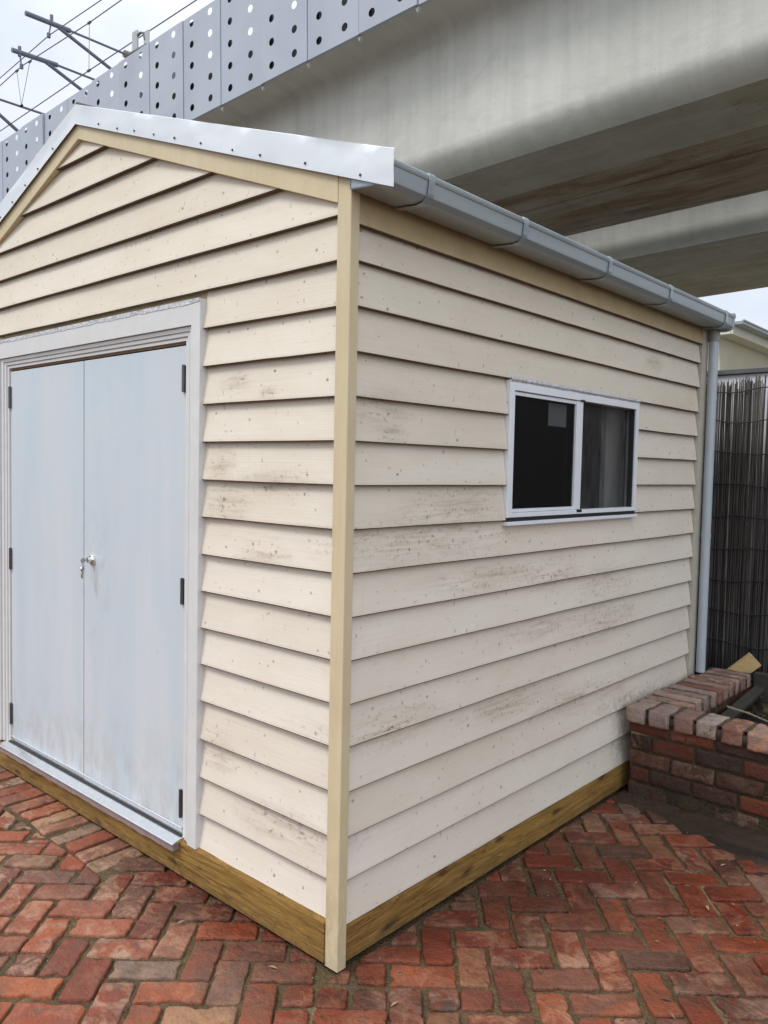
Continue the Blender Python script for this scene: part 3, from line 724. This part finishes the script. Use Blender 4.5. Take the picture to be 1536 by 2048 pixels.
refl = gl.noise(gl.vec((9, 9, 3)), 1.5, 7, .7, .8, .4, .75); gl.set(gl.mix(refl, (.03, .032, .032), (.13, .13, .125)), gl.rng(refl, 0, 1, .03, .10))  # pale mottle in the glass colour imitates a soft reflection
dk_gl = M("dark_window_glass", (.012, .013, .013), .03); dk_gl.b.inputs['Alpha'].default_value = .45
scr = M("flyscreen_mesh", (.010, .010, .010), .7, spec=.2); scr.b.inputs['Alpha'].default_value = .42
q = MB(); q.box(-.034, -.030, 1.6, y1-.037, z0+.0525, z1-.0455); q.build("pane", gl.m, win)
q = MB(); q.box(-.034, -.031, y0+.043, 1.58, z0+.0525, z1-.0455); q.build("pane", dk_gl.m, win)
q = MB(); q.box(-.0125, -.0120, y0+.0505, 1.559, z0+.0685, z1-.0625); q.build("flyscreen", scr.m, win)
tp = MB(); v = []; n = 90
for i in range(n+1):
    y = y0+(y1-y0)*i/n; a = .5+.5*noise.noise(Vector((y*11, 4, 1)))+.4*noise.noise(Vector((y*45, 0, 3)))
    v += [(.0055, y, z1-.004-.006*a), (.007+.001*a, y, z1+.002), (.006, y, z1+.012+.004*a)]
tp.mesh(v, [(i*3+k, (i+1)*3+k, (i+1)*3+k+1, i*3+k+1) for i in range(n) for k in range(2)]); tp.build("flashing_tape", TAPE, win)
# paper sheet, then an added board imitating strips reflected in the right pane
q = MB(); q.box(-.0298, -.0290, 1.345, 1.51, 1.955, 2.06); tag(q.build("paper_sheet", PAPER), "white sheet of paper stuck behind the dark left window pane", "paper")
q = MB(); q.box(-.14, -.115, 2.10, 2.32, .062, 2.45); q.box(-.145, -.1405, 2.10, 2.13, .062, 2.45)
tag(q.build("reflection_board", PALE, bevel=.003), "pale grey upright board added for the strips reflected in the right window pane", "board")

# ------------------------------------------------------------ brick planter
pl = tag(empty("brick_planter", (0, 0, 0)), "old red brick raised planter with a header cap beside the shed wall", "planter")
def brick(mb, c, s, rz=0, seed=0, rough=.005):
    rr = random.Random(seed); nxyz = [max(2, int(q/.013)) for q in s]
    rot = Matrix.Rotation(rz, 3, 'Z') @ Matrix.Rotation(rr.uniform(-.014, .014), 3, 'Y') @ Matrix.Rotation(rr.uniform(-.014, .014), 3, 'X'); C = Vector(c)
    s = Vector(s)
    idx = {}; v = []; fs = []
    def vert(i, j, k):
        key = (i, j, k)
        if key in idx: return idx[key]
        p = Vector((i/nxyz[0]-.5, j/nxyz[1]-.5, k/nxyz[2]-.5)); q = Vector((p.x*s.x, p.y*s.y, p.z*s.z))
        # round the arrises
        rad = .006; h = s/2; inner = Vector([max(-h[a]+rad, min(h[a]-rad, q[a])) for a in range(3)]); d = q-inner
        if d.length > 1e-7: q = inner + d.normalized()*min(d.length, rad)
        nn = Vector((noise.noise(q*38+Vector((seed, 0, 0))), noise.noise(q*38+Vector((0, seed, 5))), noise.noise(q*38+Vector((9, 0, seed)))))*rough*.6
        ch = max(0, noise.noise(q*17+Vector((seed*1.3, 3, 0)))-.28)*rough*3
        q = q + nn - (q.normalized()*ch)
        idx[key] = len(v); v.append(C + rot @ q); return idx[key]
    a, b, c_ = nxyz
    for i in range(a):
        for j in range(b): fs += [(vert(i, j, 0), vert(i, j+1, 0), vert(i+1, j+1, 0), vert(i+1, j, 0)), (vert(i, j, c_), vert(i+1, j, c_), vert(i+1, j+1, c_), vert(i, j+1, c_))]
    for i in range(a):
        for k in range(c_): fs += [(vert(i, 0, k), vert(i+1, 0, k), vert(i+1, 0, k+1), vert(i, 0, k+1)), (vert(i, b, k), vert(i, b, k+1), vert(i+1, b, k+1), vert(i+1, b, k))]
    for j in range(b):
        for k in range(c_): fs += [(vert(0, j, k), vert(0, j, k+1), vert(0, j+1, k+1), vert(0, j+1, k)), (vert(a, j, k), vert(a, j+1, k), vert(a, j+1, k+1), vert(a, j, k+1))]
    mb.mesh(v, fs)
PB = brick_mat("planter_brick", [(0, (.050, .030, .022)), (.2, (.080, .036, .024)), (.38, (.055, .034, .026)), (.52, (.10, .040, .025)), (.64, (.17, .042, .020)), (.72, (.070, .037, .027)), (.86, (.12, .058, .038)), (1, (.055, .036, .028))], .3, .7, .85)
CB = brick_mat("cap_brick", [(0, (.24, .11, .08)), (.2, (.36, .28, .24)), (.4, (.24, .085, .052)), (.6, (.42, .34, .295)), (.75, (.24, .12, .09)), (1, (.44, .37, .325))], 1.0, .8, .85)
MORT = dirt_mat("old_mortar", (.035, .028, .019), (.085, .064, .036), 10, .8)
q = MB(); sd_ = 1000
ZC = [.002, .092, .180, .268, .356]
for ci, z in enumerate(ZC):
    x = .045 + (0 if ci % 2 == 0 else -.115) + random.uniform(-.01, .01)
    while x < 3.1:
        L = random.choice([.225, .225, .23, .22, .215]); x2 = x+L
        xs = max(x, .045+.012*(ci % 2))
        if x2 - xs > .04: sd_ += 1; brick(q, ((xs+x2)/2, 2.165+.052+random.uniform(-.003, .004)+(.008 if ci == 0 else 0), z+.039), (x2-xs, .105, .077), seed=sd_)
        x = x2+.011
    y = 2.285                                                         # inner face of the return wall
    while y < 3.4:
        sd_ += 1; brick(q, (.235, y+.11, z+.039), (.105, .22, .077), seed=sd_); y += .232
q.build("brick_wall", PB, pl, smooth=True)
q = MB(); q.box(.055, 3.1, 2.174, 2.262, -.02, .43); q.box(.07, .277, 2.25, 3.40, -.02, .43); q.build("mortar", MORT, pl)
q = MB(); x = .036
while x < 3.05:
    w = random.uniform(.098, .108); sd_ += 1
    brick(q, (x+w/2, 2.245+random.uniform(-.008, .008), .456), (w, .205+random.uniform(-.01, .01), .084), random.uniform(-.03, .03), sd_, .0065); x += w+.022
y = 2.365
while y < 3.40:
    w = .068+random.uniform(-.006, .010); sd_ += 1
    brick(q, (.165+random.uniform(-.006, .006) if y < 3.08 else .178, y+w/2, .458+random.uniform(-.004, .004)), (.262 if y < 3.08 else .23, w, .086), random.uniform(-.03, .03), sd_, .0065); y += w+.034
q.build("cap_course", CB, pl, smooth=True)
q = MB(); n = 40; v = []
def mz(x, y): return .4925+.007*noise.noise(Vector((x*12, y*12, 1)))
for (xa, xb_, ya, yb_) in ((.045, 3.06, 2.157, 2.336), (.046, .286, 2.336, 3.40)):
    nx, ny = int((xb_-xa)/.03), int((yb_-ya)/.03); v = []; fs = []
    for i in range(nx+1):
        for j in range(ny+1):
            xx, yy = xa+(xb_-xa)*i/nx, ya+(yb_-ya)*j/ny; v.append((xx, yy, mz(xx, yy)))
    for i in range(nx):
        for j in range(ny): fs.append((i*(ny+1)+j, (i+1)*(ny+1)+j, (i+1)*(ny+1)+j+1, i*(ny+1)+j+1))
    q.mesh(v, fs)
    q.box(xa, xb_, ya, yb_, .425, .470)
q.build("cap_mortar", dirt_mat("grey_cap_mortar", (.075, .064, .045), (.14, .12, .085), 12, .8), pl, smooth=True)
q = MB(); nx = ny = 46; v = []; fs = []
for i in range(nx+1):
    for j in range(ny+1):
        xx, yy = .28+2.8*i/nx, 2.26+1.5*j/ny; v.append((xx, yy, .30+.05*noise.noise(Vector((xx*4, yy*4, 0)))+.03*noise.noise(Vector((xx*15, yy*15, 2)))))
for i in range(nx):
    for j in range(ny): fs.append((i*(ny+1)+j, (i+1)*(ny+1)+j, (i+1)*(ny+1)+j+1, i*(ny+1)+j+1))
q.mesh(v, fs); q.build("soil", dirt_mat("dark_planter_soil", (.022, .018, .014), (.05, .04, .03), 14, 1), pl, smooth=True)
q = MB(); q.box(.30, 3.1, 3.40, 3.46, .02, .50); q.build("rear_sleeper", simple("grey_weathered_sleeper", (.042, .038, .031), .9, var=.3, scale=14, bump=.3), pl, bevel=.004)
# bits lying in the bed
q = MB(); mt = Matrix.Translation((.37, 2.95, .395)) @ Matrix.Rotation(.08, 4, 'Z') @ Matrix.Rotation(.35, 4, 'Y')
q.box(-.03, .03, -.46, .46, -.025, .025, mt); tag(q.build("timber_edging", simple("mossy_grey_timber", (.034, .031, .024), .9, var=.35, scale=20, bump=.4), bevel=.006), "mossy grey timber length lying along the inside of the brick planter", "timber")
q = MB(); q.tube([(.40, 2.62, .47), (.5, 2.68, .44), (.64, 2.70, .40), (.82, 2.66, .37)], [.006, .005, .004, .003], 7); tag(q.build("dry_twig", simple("dry_twig_bark", (.22, .19, .13), .9, var=.3, scale=40)), "thin dry twig lying across the dark soil of the planter", "twig")
lf = MB(); rl = random.Random(5)
for k in range(240):
    x, y = rl.uniform(.32, 1.3), rl.uniform(2.38, 3.36); z = .33+.05*noise.noise(Vector((x*4, y*4, 0)))+.02; a = rl.uniform(0, 6.3); s = rl.uniform(.012, .03)
    mt = Matrix.Translation((x, y, z+rl.uniform(0, .02))) @ Matrix.Rotation(a, 4, 'Z') @ Matrix.Rotation(rl.uniform(-.7, .7), 4, 'X')
    lf.mesh([mt @ Vector(p) for p in ((-s, 0, 0), (0, -s*.45, .004), (s, 0, 0), (0, s*.45, .004))], [(0, 1, 2, 3)])
kk = M("leaf_litter_brown", rough=.9); kk.set(kk.ramp(kk.rnd, [(0, (.05, .035, .02)), (.6, (.11, .07, .035)), (.85, (.20, .10, .05)), (1, (.07, .08, .03))]))
tag(lf.build("leaf_litter", kk.m), "brown dead leaves scattered over the planter soil", "leaves", kind='stuff')
# sawn offcut leaning in the back corner
q = MB(); mt = Matrix.Translation((.245, 3.47, .535)) @ Matrix.Rotation(math.radians(-38), 4, 'Y') @ Matrix.Rotation(math.radians(24), 4, 'X') @ Matrix.Rotation(math.radians(18), 4, 'Z')
q.box(-.14, .055, -.02, .02, -.05, .05, mt)
OFF = M("fresh_sawn_pine", rough=.75); gr = OFF.noise(OFF.vec((12, 12, 50)), 1, 5, .6, 1); OFF.set(OFF.mix(gr, (.45, .30, .12), (.56, .40, .19))); OFF.bump(gr, .2, .002)
tag(q.build("timber_offcut", OFF.m, bevel=.002), "yellow sawn timber offcut leaning tilted at the planter's back corner", "offcut")

# ------------------------------------------------------------ reed fence and white wall behind
rf = tag(empty("reed_fence", (0, 3.86, 0)), "dark grey reed screen fence bound with wire behind the planter", "fence")
k = M("grey_reed", rough=.95, spec=.08)
col = k.ramp(k.rnd, [(0, (.05, .045, .040)), (.35, (.085, .078, .071)), (.6, (.11, .10, .09)), (.8, (.135, .128, .12)), (.95, (.18, .17, .16)), (1, (.26, .245, .225))])
col = k.mix(k.noise(k.vec((30, 30, 2.5), rnd=9), 1, 5, .6, .3, .35, .7), col, k.mix(1, col, (.40, .38, .36), 'MULTIPLY'))
k.set(col); REED = k.m
q = MB(); x = -1.1; rl = random.Random(11); back = 0
while x < 3.2 or not back:
    if x >= 3.2: x = -1.1; back = .018
    r = rl.uniform(.0022, .0044); zt = 2.405 + .022*noise.noise(Vector((x*6, 0, 0))) + rl.uniform(-.04, .025)-(.02 if back else 0)
    yy = back-.012+.012*noise.noise(Vector((x*3, 7, 0)))+rl.uniform(-.010, .007)
    lean = rl.uniform(-.02, .02); pts = [(x+lean*s+.004*noise.noise(Vector((x*9, s*3, 1))), yy+.006*noise.noise(Vector((x*4, s*2.2, 3))), .05+(zt-.05)*s) for s in (0, .25, .5, .75, 1)]
    q.tube(pts, [r, r, r*.95, r*.9, r*.7], 6); x += r*1.45
q.build("reed_screen", REED, rf, smooth=True)
WIRE = simple("rusty_tie_wire", (.03, .026, .023), .7, .3, var=.3, scale=40)
for zz in (.35, .58, .80, 1.02, 1.24, 1.46, 1.68, 1.90, 2.12, 2.33):
    q = MB(); q.tube([(xx/20, -.030+.004*noise.noise(Vector((xx, zz*9, 1))), zz+.012*math.sin(xx*.62+zz*5)+.007*noise.noise(Vector((xx*.4, zz*7, 0)))) for xx in range(-22, 64)], .0042, 6); q.build("tie_wire", WIRE, rf)
nw = tag(empty("rendered_wall", (0, 4.2, 0)), "low white boundary wall with a dark grey coping behind the reed screen", "wall")
q = MB(); q.box(-2.5, 4.5, -.05, .06, 0, 2.476); q.build("wall", simple("white_render", (.62, .62, .64), .8, var=.06, scale=5, bump=.1), nw)
q = MB()
for i in range(8): q.box(-2.5+.875*i, -2.5+.875*(i+1)-.006, -.075, .09, 2.479, 2.514+.004*(i % 2))
q.build("coping", simple("dark_grey_coping", (.085, .088, .09), .8, var=.25, scale=10, bump=.2), nw, bevel=.004)

# ------------------------------------------------------------ neighbour's house
HW = simple("beige_render", (.50, .475, .36), .85, var=.06, scale=3, bump=.1); HT = simple("cream_eave_paint", (.62, .59, .48), .6, var=.05)
nh = tag(empty("neighbour_house", (-.9, 6.33, 0)), "beige rendered neighbouring house with cream eave and grey roof gutter", "house")
q = MB(); q.box(-6.2, -.16, .10, 9, 0, 3.20); q.build("wall", HW, nh)
q = MB(); q.box(-6.2, -.024, -.02, 9.1, 3.145, 3.165); q.build("soffit", HT, nh)
q = MB(); q.box(-.022, 0, -.03, 9.1, 3.14, 3.245); q.box(-6.2, -.022, -.045, -.022, 3.14, 3.245); q.build("fascia", HT, nh, bevel=.003)
q = MB(); q.box(0.001, .10, -.05, 9.1, 3.225, 3.262); q.tube([(.1, -.05, 3.26), (.1, 9.1, 3.26)], .012, 8); q.build("gutter", GUT, nh, bevel=.004)
q = MB(); q.prism([Vector((.03, 0, 3.262)), Vector((-3.1, 0, 3.55)), Vector((-6.3, 0, 3.262)), Vector((-6.3, 0, 3.247)), Vector((.03, 0, 3.247))], (0, -.04, 0), (0, 9.1, 0)); q.build("roof", simple("grey_roof_sheet", (.30, .33, .35), .5, .2), nh)

# ------------------------------------------------------------ elevated rail bridges
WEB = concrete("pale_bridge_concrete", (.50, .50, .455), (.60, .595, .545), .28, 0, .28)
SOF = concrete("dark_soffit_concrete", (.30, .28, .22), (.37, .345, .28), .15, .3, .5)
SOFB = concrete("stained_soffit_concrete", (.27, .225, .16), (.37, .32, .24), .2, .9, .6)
CY = CAM.y
SL = math.atan(.026)
def bridge(name, label, D0, Dpan, segs, hs, webtop, x0, x1, panels):
    """D: distance north of the camera's line.  segs: soffit strips (from D, to D, height drop, material)"""
    br = empty(name, (CAM.x, 0, 0)); br.rotation_euler = (0, -SL, 0); tag(br, label, "bridge", "elevated rail bridges")
    Y = lambda d: CY+d
    # outer web with rounded foot and rounded head
    pr = [(Y(D0)+.34, hs)]
    for a in range(0, 9):
        th = math.pi/2*a/8; pr.append((Y(D0)+.34-.34*math.sin(th)+.0, hs+.30-.30*math.cos(th)))
    wt = webtop
    pr += [(Y(D0)+.02, hs+.6), (Y(D0)+.04, wt-.20)]
    for a in range(0, 9):
        th = math.pi/2*a/8; pr.append((Y(D0)+.04-.16*(1-math.cos(th)), wt-.16+.16*math.sin(th)))
    pr += [(Y(Dpan)+.06, wt+.04), (Y(Dpan)+.06, wt+.24), (Y(D0)+1.0, wt+.24), (Y(D0)+1.0, hs+.4), (Y(D0)+.34, hs+.02)]
    q = MB(); q.prism([Vector((0, y, z)) for y, z in pr], (x0, 0, 0), (x1, 0, 0)); o = q.build("girder_web", WEB, br, smooth=True)
    o.modifiers.new("edge", 'EDGE_SPLIT').split_angle = math.radians(30)
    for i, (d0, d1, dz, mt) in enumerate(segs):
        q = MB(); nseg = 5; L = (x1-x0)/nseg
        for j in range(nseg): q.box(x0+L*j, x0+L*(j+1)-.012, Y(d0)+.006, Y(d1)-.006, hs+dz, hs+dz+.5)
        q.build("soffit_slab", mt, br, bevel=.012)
    q = MB(); q.box(x0, x1, Y(D0)+.1, Y(segs[-1][1])-.1, hs+.51, webtop+.2); q.build("deck", SOF, br)
    return br
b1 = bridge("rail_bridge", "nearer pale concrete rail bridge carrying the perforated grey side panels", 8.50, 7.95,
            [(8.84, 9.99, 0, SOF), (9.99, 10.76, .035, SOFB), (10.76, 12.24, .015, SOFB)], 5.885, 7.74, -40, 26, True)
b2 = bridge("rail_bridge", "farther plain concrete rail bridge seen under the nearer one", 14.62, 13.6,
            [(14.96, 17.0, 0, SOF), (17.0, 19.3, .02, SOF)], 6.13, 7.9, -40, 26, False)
# perforated panels: real holes
k = M("perforated_panel_paint", rough=.38, spec=.5)
k.rnd = k.n('ShaderNodeObjectInfo').outputs['Random']; n1 = k.noise(k.vec((.8, .8, .6), rnd=20), 1, 3, .5, .8)
k.set(k.mix(n1, (.34, .375, .43), (.40, .435, .49)), k.rng(n1, 0, 1, .32, .46)); k.bump(k.noise(k.vec((.9, .9, .7), rnd=13), 1, 1), .25, .05); PAN = k.m
POST = simple("panel_post_steel", (.12, .125, .13), .6, .3)
def panel_mesh():
    q = MB(); zb, zt = 7.722, 9.40; Wp = .994
    xs = [0, .23-.16, .23+.16, .73-.16, .73+.16, Wp]; hz = [7.914+.34*k for k in range(5)]
    zs = [zb]+[h+s for h in hz for s in (-.10, .10)]+[zt]
    for i in range(5):
        for j in range(len(zs)-1):
            xa, xb2, za, zb2 = xs[i], xs[i+1], zs[j], zs[j+1]
            if i in (1, 3) and j % 2 == 1:
                cx, cz = (xa+xb2)/2, (za+zb2)/2; inner = []; outer = []
                ca = math.atan2((zb2-za)/2, (xb2-xa)/2)
                angs = sorted([2*math.pi*a/24+.05 for a in range(24)]+[ca, math.pi-ca, math.pi+ca, 2*math.pi-ca]); n = len(angs)
                for th in angs:
                    c, s = math.cos(th), math.sin(th); inner.append((cx+.056*c, 0, cz+.056*s))
                    m = min(((xb2-xa)/2)/max(abs(c), 1e-9), ((zb2-za)/2)/max(abs(s), 1e-9)); outer.append((cx+m*c, 0, cz+m*s))
                q.mesh(inner+outer, [(a, (a+1) % n, n+(a+1) % n, n+a) for a in range(n)])
            else: q.quad((xa, 0, za), (xb2, 0, za), (xb2, 0, zb2), (xa, 0, zb2))
    # folded edges
    q.quad((0, 0, zb), (Wp, 0, zb), (Wp, .05, zb), (0, .05, zb)); q.quad((0, 0, zt), (Wp, 0, zt), (Wp, .05, zt), (0, .05, zt))
    q.quad((0, 0, zb), (0, .05, zb), (0, .05, zt), (0, 0, zt)); q.quad((Wp, 0, zb), (Wp, .05, zb), (Wp, .05, zt), (Wp, 0, zt))
    return q
me0 = None; brm = None
XP0 = -8.615-CAM.x
for i in range(-22, 17):
    if me0 is None:
        o = panel_mesh().build("perforated_panel", PAN, b1, fix=False); me0 = o.data; bm = bmesh.new(); bm.from_mesh(me0); bmesh.ops.remove_doubles(bm, verts=bm.verts, dist=.0008); bmesh.ops.recalc_face_normals(bm, faces=bm.faces); bm.to_mesh(me0); bm.free()
    else: o = link(bpy.data.objects.new("perforated_panel", me0), b1)
    o.location = (XP0+1.005*i, CY+7.9, 0); o.rotation_euler = (random.uniform(-.003, .003), 0, random.uniform(-.0015, .0015))
BRK = simple("pale_bracket", (.45, .45, .42), .5)
for i in range(-22, 18):
    x = XP0+1.005*i
    q = MB(); q.box(x-.05, x+.17, CY+7.965, CY+8.05, 7.8, 9.36); q.build("panel_post", POST, b1)
    c = MB(); c.prism([Vector((x-.06, CY+7.93, 7.71)), Vector((x+.0, CY+7.93, 7.71)), Vector((x-.03, CY+7.93, 7.645))], (0, .0, 0), (0, .05, 0)); c.build("panel_bracket", BRK, b1)
q = MB(); q.box(-40, 26, CY+8.27, CY+8.42, 7.99, 8.74); q.build("parapet", concrete("parapet_concrete", (.17, .17, .16), (.23, .23, .21), .3), b1)

# ------------------------------------------------------------ overhead line equipment
STEEL = simple("blue_grey_mast_steel", (.13, .145, .19), .5, .3, var=.15, scale=4)
def arm(X, tip, knee, mastz, strut_end, label, drop=None, z2=None):
    a = tag(empty("catenary_arm", (X, 13.2, mastz)), label, "catenary arm", "catenary arms above the bridge")
    L = lambda y, z: (0, y-13.2, z-mastz)
    q = MB(); q.tube([L(tip[0], tip[1]), L(knee[0]+.35, knee[1]+.02)], .068, 12); q.build("boom_tube", STEEL, a)
    q = MB(); q.tube([L(knee[0]+.35, knee[1]+.02), L(11.6, mastz-.02)], .034, 10); q.tube([L(11.55, mastz-.02), L(13.2, mastz)], .08, 10); q.build("tie_tube", STEEL, a)
    q = MB(); q.tube([L(knee[0], knee[1]-.03), L(strut_end[0], strut_end[1]), L(13.2, strut_end[1]-.9*(13.2-strut_end[0])/1.6*.62)], .052, 10); q.build("strut_tube", STEEL, a)
    q = MB(); q.tube([L(11.55, mastz-.02), L(12.15, mastz-.01)], [.11, .12], 12); q.build("insulator", simple("grey_insulator", (.16, .155, .13), .5), a)
    q = MB(); q.box(-.1, .1, 0, .25, 7.8-mastz, .8); q.build("mast", STEEL, a)
    if drop:
        q = MB(); q.tube([L(drop[0], drop[1]+.16), L(drop[0], drop[1]-.12)], .05, 8); q.tube([L(drop[0], drop[1]), L(drop[2], drop[3])], .022, 8); q.tube([L(drop[2], drop[3]+.06), L(drop[2], drop[3]-.06)], .055, 8); q.build("wire_hanger", STEEL, a)
    return a
arm(-21.31, (8.5, 14.32), (9.46, 14.35), 14.42, (11.11, 13.77), "uppermost catenary arm reaching over the panel top, with a grey insulator end", (9.25, 14.42, 9.166, 13.98))
arm(-22.19, (8.5, 13.60), (9.5, 13.66), 13.72, (10.57, 13.25), "middle catenary arm just below the uppermost arm over the bridge panels", (8.72, 13.62, 8.773, 13.235))
arm(-23.01, (7.0, 12.39), (7.8, 12.41), 12.50, (9.0, 11.7), "lowest catenary arm cut by the left edge of the photo")
WR = simple("overhead_wire_metal", (.13, .135, .15), .5, .4)
def wire(label, pts, rad=.014, drops=()):
    q = MB(); q.tube(pts, rad, 6); o = tag(q.build("overhead_wire", WR), label, "wire", "overhead line wires")
    for a, b in drops:
        q = MB(); q.tube([a, b], .008, 5); q.tube([Vector(a)+Vector((-.06, 0, 0)), Vector(a)+Vector((.06, 0, 0))], .035, 6); q.tube([Vector(b)+Vector((-.06, 0, 0)), Vector(b)+Vector((.06, 0, 0))], .035, 6); q.build("dropper", WR, o)
wire("highest overhead wire, kinked where the uppermost arm holds it", [(-60, 9.17, 14.6), (-28, 9.17, 13.70), (-24.6, 9.17, 13.78), (-21.31, 9.17, 13.98), (-18.37, 9.17, 13.90), (-10, 9.17, 13.8), (10, 9.17, 14.2)])
wire("middle overhead wire carrying the thin vertical droppers", [(-60, 8.77, 13.9), (-28, 8.77, 13.02), (-23.66, 8.77, 13.12), (-22.19, 8.77, 13.24), (-18.23, 8.77, 13.11), (-16.66, 8.77, 13.11), (-5, 8.77, 13.2), (10, 8.77, 13.6)],
     drops=[((-18.23, 8.77, 13.11), (-18.25, 8.77, 11.91)), ((-21.64, 8.77, 13.20), (-22.2, 8.77, 12.12)), ((-22.49, 8.77, 13.20), (-22.2, 8.77, 12.12))])
wire("lowest overhead contact wire running just above the panel tops", [(-60, 8.77, 11.2), (-23.53, 8.77, 11.78), (-18.25, 8.77, 11.91), (-13.5, 8.77, 11.97), (10, 8.77, 12.5)])
cb = tag(empty("cable_bracket", (-11.4, 6.1, 9.2)), "small grey cable bracket clamped on top of the perforated panels", "bracket")
q = MB(); q.box(-.22, -.06, -.02, .02, .0, .34); q.box(.10, .24, .02, .06, -.02, .26); q.build("plate", simple("galvanised_plate", (.42, .43, .43), .5, .4), cb, bevel=.006)
q = MB(); q.tube([(-.06, 0, .24), (.02, .01, .27), (.10, .02, .24), (.13, .03, .12)], .022, 8); q.tube([(-.3, 0, -.03), (.2, .03, -.02)], .05, 8); q.build("cable_loop", POST, cb)
